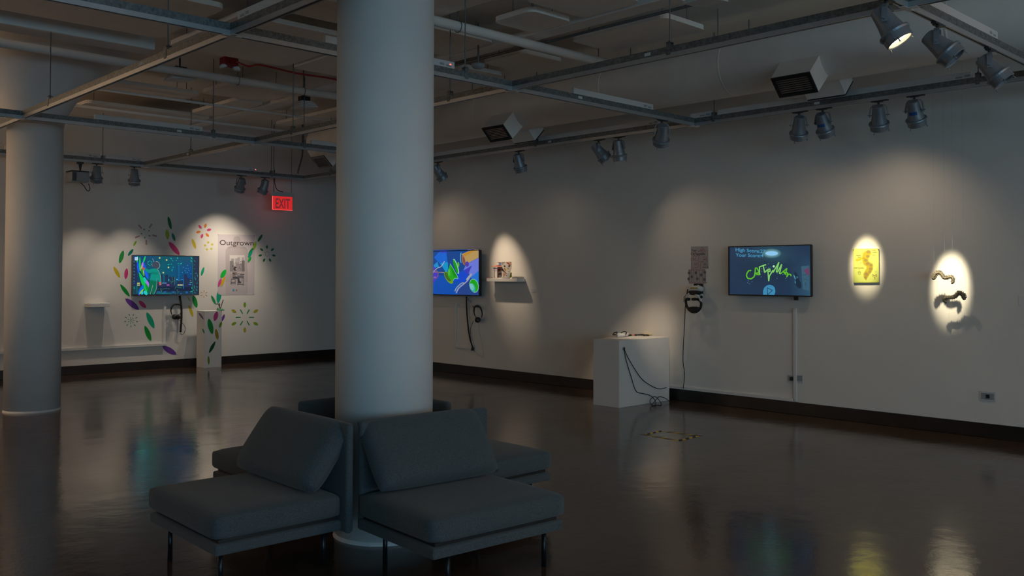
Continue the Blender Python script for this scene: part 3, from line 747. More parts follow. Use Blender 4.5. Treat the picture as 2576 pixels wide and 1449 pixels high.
# ================================================================== SEATS
def cushion_box(bm, x0, x1, y0, y1, z0, z1, crown=0.02, r=0.035, n=14):
    """soft rounded block (superellipsoid-like) in local coordinates"""
    cx, cy, cz = (x0+x1)/2, (y0+y1)/2, (z0+z1)/2; hx, hy, hz = (x1-x0)/2, (y1-y0)/2, (z1-z0)/2
    g = {}
    N_ = n
    def put(ix, iy, iz):
        key = (ix, iy, iz)
        if key in g: return g[key]
        a = [2*i/N_-1 for i in key]
        p = [a[0]*hx, a[1]*hy, a[2]*hz]
        # clamp to inner box and push out by radius
        q = [max(-h+r, min(h-r, c)) for c, h in zip(p, (hx, hy, hz))]
        d = Vector([c-e for c, e in zip(p, q)])
        if d.length > 1e-9: d = d.normalized()*r
        s = Vector(q)+d
        # grid points snap on the surface
        fx = (1-(s.x/hx)**2); fy = (1-(s.y/hy)**2); fz = (1-(s.z/hz)**2)
        if iz == N_: s.z += crown*max(0, fx)**0.5*max(0, fy)**0.5
        s.x += math.copysign(crown*0.35*max(0, fy)*max(0, fz), s.x) if abs(abs(a[0])-1) < 1e-6 else 0
        s.y += math.copysign(crown*0.35*max(0, fx)*max(0, fz), s.y) if abs(abs(a[1])-1) < 1e-6 else 0
        g[key] = bm.verts.new((cx+s.x, cy+s.y, cz+s.z)); return g[key]
    for i in range(N_):
        for j in range(N_):
            for f in ([(0,i,j),(0,i+1,j),(0,i+1,j+1),(0,i,j+1)], [(N_,i,j),(N_,i,j+1),(N_,i+1,j+1),(N_,i+1,j)],
                      [(i,0,j),(i,0,j+1),(i+1,0,j+1),(i+1,0,j)], [(i,N_,j),(i+1,N_,j),(i+1,N_,j+1),(i,N_,j+1)],
                      [(i,j,0),(i+1,j,0),(i+1,j+1,0),(i,j+1,0)], [(i,j,N_),(i,j+1,N_),(i+1,j+1,N_),(i+1,j,N_)]):
                bm.faces.new([put(*q) for q in f])
def pillow(bm, c, u, v, nrm, hu, hv, th, n=18):
    """loose back cushion: puffed between two faces that meet in a rounded edge"""
    c, u, v, nrm = Vector(c), Vector(u).normalized(), Vector(v).normalized(), Vector(nrm).normalized()
    def pt(i, j, s):
        a, b = 2*i/n-1, 2*j/n-1
        h = th*(0.42*(1-abs(a)**6)**0.5*(1-abs(b)**6)**0.5 + 0.08*(1-a*a)*(1-b*b))
        pinch = 1 - 0.05*(1-a*a)*0 - 0.035*(abs(a)*abs(b))**4
        x = a*hu*(1-0.03*(1-b*b)*0)*pinch; y = b*hv*pinch
        return c + u*x + v*y + nrm*h*s
    F = {}
    for s in (-1, 1):
        for i in range(n+1):
            for j in range(n+1):
                edge = i in (0, n) or j in (0, n)
                key = (i, j, 0 if edge else s)
                if key not in F: F[key] = bm.verts.new(pt(i, j, 0 if edge else s))
        for i in range(n):
            for j in range(n):
                vs = []
                for q in ((i, j), (i+1, j), (i+1, j+1), (i, j+1)):
                    e = q[0] in (0, n) or q[1] in (0, n); vs.append(F[(q[0], q[1], 0 if e else s)])
                bm.faces.new(vs if s > 0 else vs[::-1])
SW, SD = 0.92, 0.82
def seat(ox, oy, rz, label, cush, pan=(0.03, SW+0.035)):
    """local frame: x along the width, y from the front edge (0) to the back (SD); seat faces -y"""
    t = empty('lounge_seat', (ox, oy, 0), label, 'seat', 'grey lounge seats set around the big column', rz)
    def lk(name, bm, mt, smooth=False, bevel=0, seg=3):
        me_o = link(name, bm, mt, None, smooth=smooth, world=False, bevel=bevel, seg=seg); me_o.parent = t; return me_o
    bm = B(); box(bm, (0.012, 0.012, 0.205), (SW-0.012, SD-0.062, 0.263)); lk('seat_base', bm, M['fabric'], bevel=0.014)
    bm = B(); box(bm, (0.04, 0.04, 0.263), (SW-0.04, SD-0.08, 0.281)); lk('seat_gap', bm, M['black'])
    bm = B(); cushion_box(bm, 0, SW, 0, SD-0.070, 0.281, 0.412, 0.016, 0.034); lk('seat_cushion', bm, M['fabric'], smooth=True)
    bm = B(); box(bm, (pan[0], SD-0.06, 0.19), (pan[1], SD-0.012, 0.81)); lk('backrest', bm, M['fabric'], bevel=0.022, seg=4)
    for x, y in ((0.15, 0.08), (SW-0.10, 0.08), (0.15, SD-0.13), (SW-0.10, SD-0.13)):
        bm = B(); tube(bm, [(x, y, 0), (x, y, 0.207)], 0.0135, 16); lk('leg', bm, M['leg'], smooth=True)
    if cush:
        x0, x1, yb, tilt = cush
        bm = B()
        h = 0.225; a = math.radians(tilt)
        v = Vector((0, math.sin(a), math.cos(a))); nrm = Vector((0, -math.cos(a), math.sin(a)))
        c = Vector(((x0+x1)/2, yb, 0.440)) + v*h + nrm*0.0
        pillow(bm, c, (1, 0, 0), v, nrm, (x1-x0)/2, h, 0.20)
        lk('back_cushion', bm, M['fabric'], smooth=True)
    return t
# W seat faces the left, S seat faces the camera, N and E seats complete the pinwheel
seat(2.172, 5.345, -PI/2-0.03, 'grey lounge seat at left front of the big column, facing left', (-0.03, 0.92, 0.56, 36))
seat(2.915, 3.615, -0.07, 'grey lounge seat at right front of the big column, facing the camera', (0.03, 0.90, 0.565, 36))
seat(4.69, 4.47, PI/2, 'grey lounge seat partly hidden at the right of the column, facing right', None, (0.20, SW+0.03))
seat(3.87, 6.16, PI, 'grey lounge seat partly hidden behind the left front seat, facing away', None, (-0.02, 0.68))

# ================================================================== RIGHT WALL: FLAT SCREENS
def screen_tv(wall, a, b, z0, z1, depth, label, bezel, body=0.045, bw=0.012):
    """a<b along the wall (x on the left wall, y on the right wall)"""
    if wall == 'L': P = lambda u, off, z: (u, YL-off, z)
    else: P = lambda u, off, z: (XR-off, u, z)
    t = empty('wall_screen', P((a+b)/2, depth/2, z0), label, 'screen')
    bm = B(); box(bm, P(a+0.004, depth-body, z0+0.004), P(b-0.004, depth-0.0125, z1-0.004)); link('casing', bm, M['black'], t, bevel=0.006)
    bm = B()
    box(bm, P(a, depth-0.012, z0), P(b, depth+0.003, z0+bw*1.3)); box(bm, P(a, depth-0.012, z1-bw), P(b, depth+0.003, z1))
    box(bm, P(a, depth-0.012, z0+bw*1.3), P(a+bw, depth+0.003, z1-bw)); box(bm, P(b-bw, depth-0.012, z0+bw*1.3), P(b, depth+0.003, z1-bw))
    link('bezel', bm, bezel, t)
    bm = B(); mu = (a+b)/2; mz = (z0+z1)/2
    box(bm, P(mu-0.2, 0.001, mz-0.15), P(mu-0.16, depth-body, mz+0.15)); box(bm, P(mu+0.16, 0.001, mz-0.15), P(mu+0.2, depth-body, mz+0.15)); box(bm, P(mu-0.3, 0.001, mz-0.03), P(mu+0.3, 0.02, mz+0.03))
    link('wall_bracket', bm, M['black'], t)
    return t

# --- the game screen
tv = screen_tv('R', 5.276, 6.398, 1.400, 2.014, 0.10, 'flat screen showing a dark blue game title with scores', M['bezel'])
ar = Art(crop(PR(0.10), 1820, 600, 7.625), -0.0115, 0.00005)
bg = (28, 52, 78)
gx = [100, 300, 560, 925, 1250, 1450, 1690]; gy = [115, 290, 480, 700, 900, 1125]
gc = {}
def GP(x, y):
    x = max(106, min(1676, x)); k = (x-100)/1580; y0, y1 = 158-34*k, 1080+34*k
    return (x, y0+(y1-y0)*(y-115)/(1125-115))
for i, x in enumerate(gx):
    for j, y in enumerate(gy):
        t_ = math.exp(-(((x-925)/330)**2+((y-285)/170)**2)); u_ = max(0, min(1, (x-1250)/400))*max(0, min(1, (y-250)/500)); v_ = math.exp(-(((x-800)/500)**2+((y-600)/260)**2))
        gc[i, j] = tuple(int(a_*(1-0.15*v_)+b_*t_+c_*u_) for a_, b_, c_ in ((28, 18, 20), (56, 34, 34), (86, 20, 30)))
for i in range(len(gx)-1):
    for j in range(len(gy)-1): ar.grad([GP(gx[i], gy[j]), GP(gx[i+1], gy[j]), GP(gx[i+1], gy[j+1]), GP(gx[i], gy[j+1])], [gc[i, j], gc[i+1, j], gc[i+1, j+1], gc[i, j+1]])
ar.disc(925, 285, 190, 95, (150,215,225), (44,86,102), n=32)
ar.disc(925, 285, 122, 43, (150,212,255))
ar.text('High Score:27', 233, 245, 66, (74,160,205), x2=805, bold=0.012, slope=0.062)
ar.text('Your Score:4', 233, 345, 66, (74,160,205), x2=765, bold=0.012, slope=0.03)
G1, G2 = (96,196,40), (134,214,110)
ar.stroke([(530,612),(480,620),(448,670),(440,720),(468,765),(530,775),(585,735),(605,680),(612,570),(640,565),(680,640),(700,690),(650,690),(600,670),(680,655)], 24, G1)
ar.stroke([(690,680),(690,545),(815,500)], 24, G2); ar.stroke([(760,520),(790,650),(850,595),(890,585),(895,630),(855,635)], 24, G2)
ar.stroke([(850,590),(868,810),(880,720),(950,610),(955,645),(1005,560),(1062,460),(1015,640),(1040,640),(1115,500),(1075,670),(1095,675)], 24, G2)
ar.disc(964, 535, 22, 22, (180,236,190))
ar.stroke([(1095,675),(1160,620),(1215,575),(1190,690),(1150,640),(1230,660),(1215,735),(1250,680),(1290,690),(1297,722)], 22, G1)
for x, y in ((735,580),(815,555),(870,555),(910,548),(735,630),(465,850),(500,868),(478,812),(1025,765),(1197,770),(1140,695),(625,715),(720,735),(1030,672),(552,832),(858,487)):
    ar.disc(x, y, 6, 7, (120,170,215), n=8)
ar.poly([(760,1084),(758,1010),(780,945),(830,900),(890,885),(950,905),(988,950),(996,1020),(975,1090)], (62,146,190))
ar.stroke([(845,1080),(838,945),(940,995),(845,1080)], 12, (24,60,90))
ar.poly([(1365,630),(1400,660),(1440,730),(1455,800),(1490,860),(1492,940),(1465,962),(1410,930),(1370,860),(1385,800),(1350,720)], (20,44,64))
ar.leaf(1345,690,1385,790, 22, (86,160,190)); ar.leaf(1370,800,1382,870, 16, (86,160,190)); ar.disc(1415, 745, 16, 22, (70,110,130), n=10)
ar.poly([(1490,535),(1645,515),(1645,1000),(1525,975)], (58,98,120))
ar.poly([(1530,610),(1640,560),(1645,720),(1600,690),(1560,640)], (112,62,98)); ar.stroke([(1535,790),(1570,780),(1615,800)], 8, (40,60,84)); ar.stroke([(1580,830),(1575,880),(1595,900)], 8, (40,60,84))
ar.stroke([(1530,690),(1560,700),(1590,690)], 8, (40,60,84))
ar.done('display', M['screen'], tv)

# --- the teacup animation screen
tv = screen_tv('R', 11.07, 12.40, 1.306, 2.061, 0.10, 'flat screen with floating green teacups, cut off by the big column', M['bezel'])
ar = Art(crop(PR(0.10), 1080, 610, 9.057), -0.0115, 0.00005)
L0 = -5
ar.poly([(L0,175),(1125,155),(1125,1215),(L0,1165)], (0,80,186))
ar.poly([(L0,175),(400,165),(700,160),(1125,155),(1125,500),(820,560),(650,720),(200,760),(L0,500)], (16,70,150))
ar.poly([(300,178),(385,175),(430,600),(410,665),(370,660),(250,500),(105,340),(200,240)], (14,104,220))
ar.poly([(250,470),(420,450),(430,600),(400,665),(365,660)], (14,156,214)); ar.poly([(95,520),(185,435),(220,560),(110,575)], (20,150,215))
ar.poly([(290,178),(385,172),(393,240),(240,245)], (50,72,200))
ar.poly([(L0,300),(55,420),(120,560),(230,760),(55,980),(L0,1000)], (74,60,196))
ar.poly([(780,640),(830,500),(1125,350),(1125,900),(960,800),(900,700)], (110,126,226)); ar.poly([(940,800),(1125,640),(1125,1000),(960,850)], (28,118,218))
ar.poly([(870,165),(960,160),(880,195)], (150,140,235))
ar.poly([(730,265),(880,205),(1020,160),(1122,158),(1122,345),(900,460),(830,470),(790,330)], (190,156,94)); ar.poly([(780,265),(1000,165),(1050,170),(960,230),(820,320)], (200,140,44))
ar.disc(780, 400, 38, 122, (168,112,84), rot=-0.22); ar.disc(790, 420, 24, 92, (138,84,70), rot=-0.22); ar.stroke([(725,230),(710,300),(712,380),(724,462)], 13, (120,215,232))
ar.disc(860, 492, 42, 60, (84,58,172))
ar.poly([(970,525),(808,918),(545,858),(640,810),(650,715)], (10,72,214)); ar.poly([(970,525),(880,740),(800,640),(850,600)], (64,60,190))
ar.stroke([(345,430),(270,545),(190,580),(120,640),(60,730)], 16, (178,184,205)); ar.stroke([(90,672),(240,678),(345,688)], 15, (186,146,112))
ar.stroke([(55,640),(120,625),(185,660),(200,730),(170,800),(120,822),(70,800)], 18, (124,88,122)); ar.rect(98,780,155,797,(178,120,230))
ar.disc(440, 800, 72, 160, (112,160,34), rot=-0.55); ar.disc(420, 780, 50, 118, (70,108,30), rot=-0.55)
ar.poly([(475,482),(520,560),(655,800),(590,820),(540,862),(480,850),(425,770),(415,680),(440,600)], (40,172,22)); ar.poly([(475,482),(540,590),(640,780),(560,780),(510,640)], (14,150,14))
ar.stroke([(475,482),(655,800),(580,820),(545,865)], 8, (160,220,190)); ar.poly([(425,620),(470,600),(480,760),(430,740)], (80,190,70))
ar.disc(610, 545, 42, 182, (150,212,190), rot=-0.32); ar.disc(597, 545, 32, 162, (16,158,10), rot=-0.32); ar.disc(662, 500, 22, 58, (90,180,30), rot=-0.1)
ar.stroke([(965,715),(930,780),(860,880),(800,935),(700,1010),(650,1070),(612,1150)], 26, (160,166,186)); ar.stroke([(800,925),(740,925),(660,990),(610,1050),(580,1110)], 21, (160,166,186)); ar.stroke([(955,720),(900,780),(850,850)], 36, (166,170,184))
ar.poly([(650,1100),(800,950),(960,810),(1125,1010),(1125,1215),(650,1190)], (32,66,142))
ar.disc(1018, 985, 102, 158, (170,226,210), rot=-0.22); ar.disc(1018, 985, 93, 148, (20,170,20), rot=-0.22); ar.disc(985, 1030, 58, 105, (60,180,170), rot=-0.35); ar.disc(968, 1010, 44, 78, (120,200,200), rot=-0.35)
ar.done('display', M['screen'], tv)

# --- the mural screen
tv = screen_tv('L', 6.115, 7.308, 1.275, 1.983, 0.10, 'flat screen showing a cartoon figure before a night skyline', M['bezel_grey'], body=0.05)
ar = Art(crop(PL(0.10), 320, 630, 10.35), -0.0115, 0.00004)
ar.grad([(148,135),(1868,165),(1868,1145),(148,1150)], [(10,70,120), (22,76,112), (16,60,92), (10,60,86)])
ar.grad([(300,140),(900,150),(960,760),(520,780)], [(14,68,128), (16,88,110), (6,100,112), (0,96,112)])
ar.grad([(900,150),(1680,160),(1690,420),(900,420)], [(22,92,104), (28,84,110), (6,78,132), (8,96,116)])
ar.grad([(900,420),(1690,420),(1690,860),(900,860)], [(8,96,116), (0,78,142), (0,66,140), (4,92,116)])
D = (34,50,84); D2 = (26,36,60)
for q in ((148,260,260,850),(865,620,925,860),(985,630,1065,900),(1090,680,1250,960),(1480,620,1560,800),(1475,710,1600,1010),(1290,790,1450,900),(1590,740,1700,1010),(780,830,1110,960),(148,830,420,1010)): ar.rect(*q, D)
ar.rect(148,930,600,1145,(18,66,84)); ar.rect(780,950,1700,1060,(20,34,66)); ar.rect(740,1055,1700,1140,(22,58,84)); ar.rect(760,1095,1160,1135,(20,100,112))
for i in range(11): ar.rect(1305,388+i*38.5,1368,405+i*38.5,(24,112,160)); 
ar.rect(1295,375,1305,790,D2); ar.rect(1450,740,1475,1000,(20,102,160)); ar.rect(240,860,268,1110,(12,108,112)); ar.rect(165,940,205,1005,(16,128,120))
for x, y, w_, h_, c in ((905,840,125,18,(120,180,240)),(1030,885,66,32,(196,90,176)),(1310,884,58,34,(206,186,160)),(1376,884,58,34,(186,206,150)),(1440,884,18,34,(190,170,160)),(1282,745,30,22,(150,220,255)),(1395,748,60,14,(60,150,220)),(1600,875,62,16,(60,150,255)),(1630,825,55,14,(50,190,190)),(1068,745,24,44,(60,190,220)),(262,838,66,36,(196,206,120)),(262,888,66,32,(190,190,150)),(158,845,45,14,(30,110,240)),(1380,1115,40,20,(40,110,190)),(780,1065,95,30,(34,98,160)),(945,1065,70,45,(34,98,160)),(1165,1065,70,45,(34,98,160)),(1520,1068,60,50,(34,98,160))): ar.rect(x,y,x+w_,y+h_,c)
for i in range(7): ar.rect(160,285+i*84,205,310+i*84,(50,108,134))
for x, y in ((1535,472),(1588,480),(1505,517),(1608,528),(1525,567),(1576,573),(1455,437),(1573,388),(1437,572),(1645,780),(1660,607)): ar.disc(x,y,8,8,(130,205,240),n=8)
for x, y in ((845,195),(1027,250),(1075,443),(940,578)): ar.disc(x,y,22,22,(206,214,120),n=14)
for a_ in ((1115,190,1170,235),(1300,175,1315,228),(1170,262,1200,282),(1265,258,1292,272),(1045,380,1105,358),(1133,357,1162,357),(1315,345,1345,345),(1370,360,1432,325),(1183,438,1215,438),(1165,478,1168,545),(1655,170,1690,230),(1650,250,1685,300),(1640,1080,1700,1060),(1670,960,1690,1000)): ar.leaf(*a_, 24, (30,186,160))
for k in range(8):
    an = 2*PI*k/8; ar.leaf(588+38*math.cos(an),330+38*math.sin(an),588+70*math.cos(an),330+70*math.sin(an),17,(40,206,140))
ar.rect(1712,168,1868,1145,(36,52,78)); ar.stroke([(1700,165),(1705,1140)], 18, (24,110,100))
for a_ in ((1735,250,1780,300),(1760,600,1820,590),(1820,620,1840,690),(1755,680,1790,780),(1850,750,1855,800),(1800,860,1845,840),(1740,900,1760,1000),(1800,930,1830,970),(1720,1020,1745,1050),(1790,1000,1830,1060),(1750,1080,1780,1120),(1735,370,1760,380),(1740,470,1765,480)): ar.leaf(*a_, 20, (26,140,132))
for p0_, p1_ in (((790,1010),(830,1005)),((860,990),(900,1000)),((920,990),(950,1010)),((960,1000),(1000,990)),((1010,985),(1050,1000)),((1060,990),(1105,1005)),((1240,1000),(1270,950)),((1270,950),(1330,965)),((1330,970),(1420,975)),((1290,1010),(1310,1060)),((1310,1110),(1350,1060)),((1100,800),(1180,800)),((1160,680),(1180,760)),((1240,680),(1235,900)),((1140,860),(1180,800)),((1180,800),(1240,790)),((905,1010),(890,1100)),((900,1100),(960,1135)),((870,1040),(860,1000)),((1250,1090),(1250,1135))): ar.stroke([p0_, p1_], 6, (80,170,120))
# strands of paint on the left
for a_ in ((270,270,300,600,60,(20,94,255)),(300,560,480,900,70,(22,120,210)),(395,250,560,760,70,(24,90,235)),(440,520,545,740,60,(26,100,240)),(330,160,330,545,46,(20,205,70)),(270,140,250,320,44,(30,190,80)),(475,140,420,320,40,(30,215,80)),(410,300,380,470,52,(176,130,226)),(385,370,345,540,34,(190,190,90)),(310,560,520,1110,92,(0,205,80)),(360,480,445,680,60,(10,160,50)),(430,690,500,860,80,(30,200,190)),(500,770,560,960,70,(178,116,246)),(480,860,560,1080,70,(0,150,50)),(430,900,290,1155,90,(0,110,220)),(430,1000,310,1150,46,(160,206,60)),(440,1050,520,1160,86,(40,210,210)),(400,1060,380,1155,60,(50,205,220)),(410,430,440,670,24,(196,196,80)),(290,1140,330,1155,40,(90,60,220))): ar.leaf(*a_[:5], a_[5])
# figure
ar.poly([(720,470),(770,480),(820,560),(860,650),(885,830),(820,820),(790,740),(780,800),(590,760),(615,640),(640,585),(560,590),(445,510),(455,455),(560,500),(640,480)], (0,150,134))
ar.poly([(640,548),(800,575),(795,640),(630,615)], (2,130,112)); ar.poly([(590,758),(775,790),(770,812),(586,776)], (0,128,110))
ar.poly([(586,776),(770,812),(750,1010),(700,1142),(640,1142),(655,1010),(600,1142),(530,1142),(560,950)], (0,112,80))
ar.disc(422, 475, 36, 38, (190,98,84)); ar.poly([(815,820),(880,825),(888,905),(840,910)], (190,98,84)); ar.poly([(650,360),(668,360),(668,415),(650,410)], (190,98,84))
ar.disc(748, 375, 92, 84, (66,74,92), n=28); ar.poly([(690,440),(810,430),(780,480),(720,475)], (66,74,92))
WH = (206,206,196)
ar.stroke([(660,210),(692,300)], 7, WH); ar.stroke([(745,292),(800,300),(840,350),(848,410),(820,455),(780,478)], 7, WH); ar.stroke([(785,490),(830,560),(862,650),(884,860),(880,905)], 6, WH)
ar.stroke([(780,730),(770,870),(755,1015),(692,1142)], 6, WH); ar.stroke([(668,905),(640,1010),(600,1142)], 6, WH)
ar.rect(196,172,280,257,(196,224,252)); ar.disc(235, 212, 18, 18, (170,196,232))
ar.done('display', M['screen'], tv)

# ================================================================== MURAL WALL
VG = 'coloured leaf decals of the mural'
mural = crop(PL(0.0), 180, 500, 3.15)
LIME, OLIVE, TEAL, DKG, GRN, PNK, YEL, PUR, DTEAL, FOR = (130,180,40), (150,180,30), (0,170,130), (10,120,60), (0,150,50), (220,60,130), (205,180,30), (110,60,160), (0,130,110), (60,160,80)
leaves = [((765,138,790,245,26),DKG,'tall dark green leaf decal, topmost of the mural'), ((755,240,762,323,28),OLIVE,'olive leaf decal under the topmost green one'),
 ((797,270,820,337,22),DTEAL,'small teal leaf decal beside the upper olive one'), ((770,340,857,447,40),PNK,'large pink leaf decal just above the mural screen'),
 ((955,315,985,398,24),YEL,'mustard leaf decal left of the yellow dot burst'), ((515,332,490,375,16),LIME,'tiny lime leaf decal under the thin red burst'),
 ((490,398,447,453,24),DTEAL,'teal leaf decal at the upper left corner of the screen'), ((411,408,380,513,34),(40,150,70),'green leaf decal highest on the left side of the screen'),
 ((333,537,384,627,28),YEL,'mustard leaf decal farthest to the left'), ((438,550,428,638,30),PNK,'small pink leaf decal left of the screen'),
 ((385,677,461,776,30),GRN,'green leaf decal near the lower left corner of the screen'), ((425,790,535,880,44),PUR,'purple leaf decal below left of the screen'),
 ((533,808,592,866,34),PNK,'short pink leaf decal under the screen'), ((595,898,655,1027,42),TEAL,'teal leaf decal under the screen left of the conduit'),
 ((580,1005,630,1130,38),GRN,'green leaf decal lowest left above the conduit'), ((720,1168,832,1235,44),PUR,'purple leaf decal lowest on the wall near the floor'),
 ((1050,540,1027,612,20),TEAL,'teal leaf decal right of the screen'), ((965,765,992,865,36),GRN,'green leaf decal at the lower right corner of the screen'),
 ((930,843,963,937,24),YEL,'mustard leaf decal beside the plinth top'), ((1107,765,1142,838,22),(40,150,90),'thin green leaf decal left of the plant on the plinth'),
 ((1178,703,1160,830,38),TEAL,'large teal leaf decal above the plinth plant'), ((920,775,940,813,9),OLIVE,'tiny olive sliver decal under the screen edge'),
 ((1513,282,1475,342,20),(40,130,70),'dark green leaf decal at the upper right of the poster'), ((1224,560,1183,627,34),(10,190,60),'bright green leaf decal overlapping the poster left edge'),
 ((1187,630,1163,698,22),(214,70,150),'pink leaf decal at the poster lower left edge'), ((1218,612,1183,698,22),(215,180,30),'golden leaf decal at the poster lower left edge'),
 ((1463,337,1440,405,20),(150,200,40),'lime leaf decal over the poster right edge'), ((1441,388,1400,446,20),(20,140,60),'dark green leaf decal on the poster right side'),
 ((1434,405,1399,468,22),(0,165,130),'teal leaf decal on the poster right side'), ((1423,458,1398,503,20),(20,180,60),'green leaf decal lowest on the poster right side'),
 ((1212,915,1190,972,20),PUR,'purple leaf decal peeking out behind the plinth')]
for i, (g, c, l) in enumerate(leaves):
    ar = Art(mural, 0.0012 if 'poster' not in l else 0.0045+0.0001*i)
    ar.leaf(*g, c); tag(ar.done('leaf_decal', M['vinyl']), l, 'wall decal', VG)
BG = 'firework decals of the mural'
def burst(cx, cy, items, label):
    """items: (count, r0, r1, width, colours, phase); every petal is a part"""
    t = empty('firework_decal', mural(cx, cy, 0.001), label, 'wall decal', BG)
    for n, r0, r1, wd, cols, ph in items:
        for k in range(n):
            a = 2*PI*k/n+ph; c = cols[k % len(cols)]
            for da in ((-0.06, 0.06) if (wd < 6 and r1 > 50) else (0,)):
                ar = Art(mural, 0.0012)
                if wd < 6 and r0 != r1: ar.stroke([(cx+r0*math.cos(a+da), cy+r0*math.sin(a+da)), (cx+r1*math.cos(a+da*0.6), cy+r1*math.sin(a+da*0.6))], wd, c)
                elif r0 == r1: ar.disc(cx+r0*math.cos(a), cy+r0*math.sin(a), wd/2, wd/2, c, n=10)
                else: ar.leaf(cx+r0*math.cos(a), cy+r0*math.sin(a), cx+r1*math.cos(a), cy+r1*math.sin(a), wd, c)
                ar.done('petal', M['vinyl'], t)
burst(588, 275, [(5, 52, 90, 4, [(150,70,90)], 0.25), (5, 26, 42, 8, [(20,120,90)], 0.55)], 'thin red burst decal at the upper left of the screen')
burst(1047, 255, [(6, 24, 62, 20, [(226,130,30), (220,70,130)], -1.25)], 'orange and pink petal burst decal left of the poster top')
burst(1087, 375, [(5, 30, 30, 17, [(205,190,40)], -1.7)], 'five yellow dots decal left of the poster')
burst(1549, 437, [(7, 40, 70, 16, [(30,120,70)], -1.57), (6, 17, 17, 5.9, [(90,50,80)], -1.57)], 'dark green petal burst decal right of the poster')
burst(1373, 940, [(6, 78, 122, 22, [(130,170,40), (180,170,40)], -1.57), (6, 34, 72, 4, [(40,150,80)], -1.05)], 'large burst decal with olive petals right of the plinth')
burst(472, 965, [(9, 38, 56, 7, [(60,150,80)], 0.2), (7, 16, 27, 6, [(90,160,70)], 0), (5, 5, 12, 6, [(60,150,80)], 0.4)], 'small speckled green burst decal left of the wall conduit')
burst(1049, 755, [(6, 13, 30, 4, [(210,130,60)], -0.5)], 'tiny thin orange burst decal right of the screen')

# poster
pc = crop(PL(0.0), 530, 570, 7.624)
c0 = WL(548, 589); c1 = WL(641, 742)
t = empty('poster', (WL(594, 742).x, YL-0.002, WL(594, 742).z), 'tall pale paper poster titled Outgrown, hung on the mural wall', 'poster')
ar = Art(pc, 0.002)
n = 10
corner = [(138,148),(848,162),(836,1310),(215,1318),(136,1290)]
ar.poly(corner, (205,196,200))
o = ar.done('sheet', M['print'], t)
ar = Art(pc, 0.0026)
ar.poly([(330,395),(440,330),(432,230),(455,195),(505,183),(550,195),(570,230),(575,330),(660,380),(712,450),(714,600),(700,760),(714,900),(710,1062),(284,1062),(288,780),(284,600),(286,450)], (184,174,176))
ar.poly([(284,1062),(712,1062),(706,1300),(290,1300)], (190,182,186))
ar.rect(362,548,650,860,(214,210,206)); 
for x0_, y0_, x1_, y1_, c in ((365,660,440,860,(138,132,136)),(390,615,450,660,(170,162,166)),(470,610,560,700,(176,168,172)),(515,590,560,640,(172,166,170)),(595,650,650,860,(118,112,118)),(596,588,636,650,(176,168,172)),(480,710,595,860,(152,144,148)),(440,690,480,750,(196,190,190)),(430,755,600,860,(160,152,156))): ar.rect(x0_,y0_,x1_,y1_,c)
for x, y in ((475,690),(500,692),(525,694),(572,664),(574,705),(574,790),(540,790),(594,745),(545,765),(575,820)): ar.rect(x,y,x+10,y+20,(90,84,90))
ar.disc(470, 808, 36, 40, (72,64,68)); ar.poly([(430,742),(440,770),(405,762)], (60,54,60)); ar.disc(490, 812, 14, 18, (196,180,176))
ar.poly([(440,865),(495,870),(525,915),(500,925),(470,925),(520,1000),(415,990),(415,900)], (140,128,128)); ar.poly([(418,880),(480,900),(470,925),(416,905)], (84,76,80))
ar.poly([(420,965),(540,960),(560,1050),(590,1065),(570,1090),(530,1085),(510,1000),(430,1000)], (74,70,78))
ar.stroke([(380,910),(388,990),(480,1000)], 7, (130,124,130)); ar.stroke([(395,1010),(388,1110)], 9, (86,86,96)); ar.stroke([(470,1010),(472,1110)], 9, (86,86,96)); ar.stroke([(388,1068),(472,1068)], 7, (86,86,96)); ar.stroke([(395,1012),(470,1012)], 9, (86,86,96)); ar.stroke([(388,1095),(472,1095)], 7, (86,86,96))
ar.poly([(505,935),(640,942),(635,985),(515,980)], (112,110,120)); ar.stroke([(522,980),(518,1132)], 9, (92,90,100)); ar.stroke([(628,985),(620,1132)], 9, (92,90,100)); ar.stroke([(520,1105),(622,1105)], 9, (92,90,100)); ar.stroke([(605,985),(598,1060)], 6, (92,90,100))
ar.disc(603, 915, 38, 14, (86,80,86)); ar.disc(603, 912, 22, 6, (170,164,168)); ar.rect(525,900,550,910,(110,104,110))
ar.disc(438, 1218, 20, 20, (60,150,200)); ar.disc(496, 1218, 15, 15, (120,104,100)); ar.disc(496, 1218, 6, 6, (206,198,200)); ar.disc(438, 1218, 8, 8, (120,190,225))
ar.done('illustration', M['print'], t)
ar = Art(pc, 0.0034); ar.text('Outgrown', 174, 352, 98, (70,62,60), x2=822, bold=0.004, slope=0.018)
ar.text('A film by', 326, 417, 20, (140,130,134), x2=425)
for k in range(11): ar.stroke([(436+k*21.5, 410), (452+k*21.5, 408)], 7 if k % 3 else 11, (150,140,144))
ar.done('lettering', M['print'], t)
bm = B()
for px, py in ((549, 591), (640, 593), (549, 738), (638, 740)):
    q = WL(px, py, 0.0045); lathe(bm, [(0.006, -0.003), (0.006, 0), (0, 0.002)], 10, q, (0, -1, 0))
link('pin', bm, M['rod'], t)

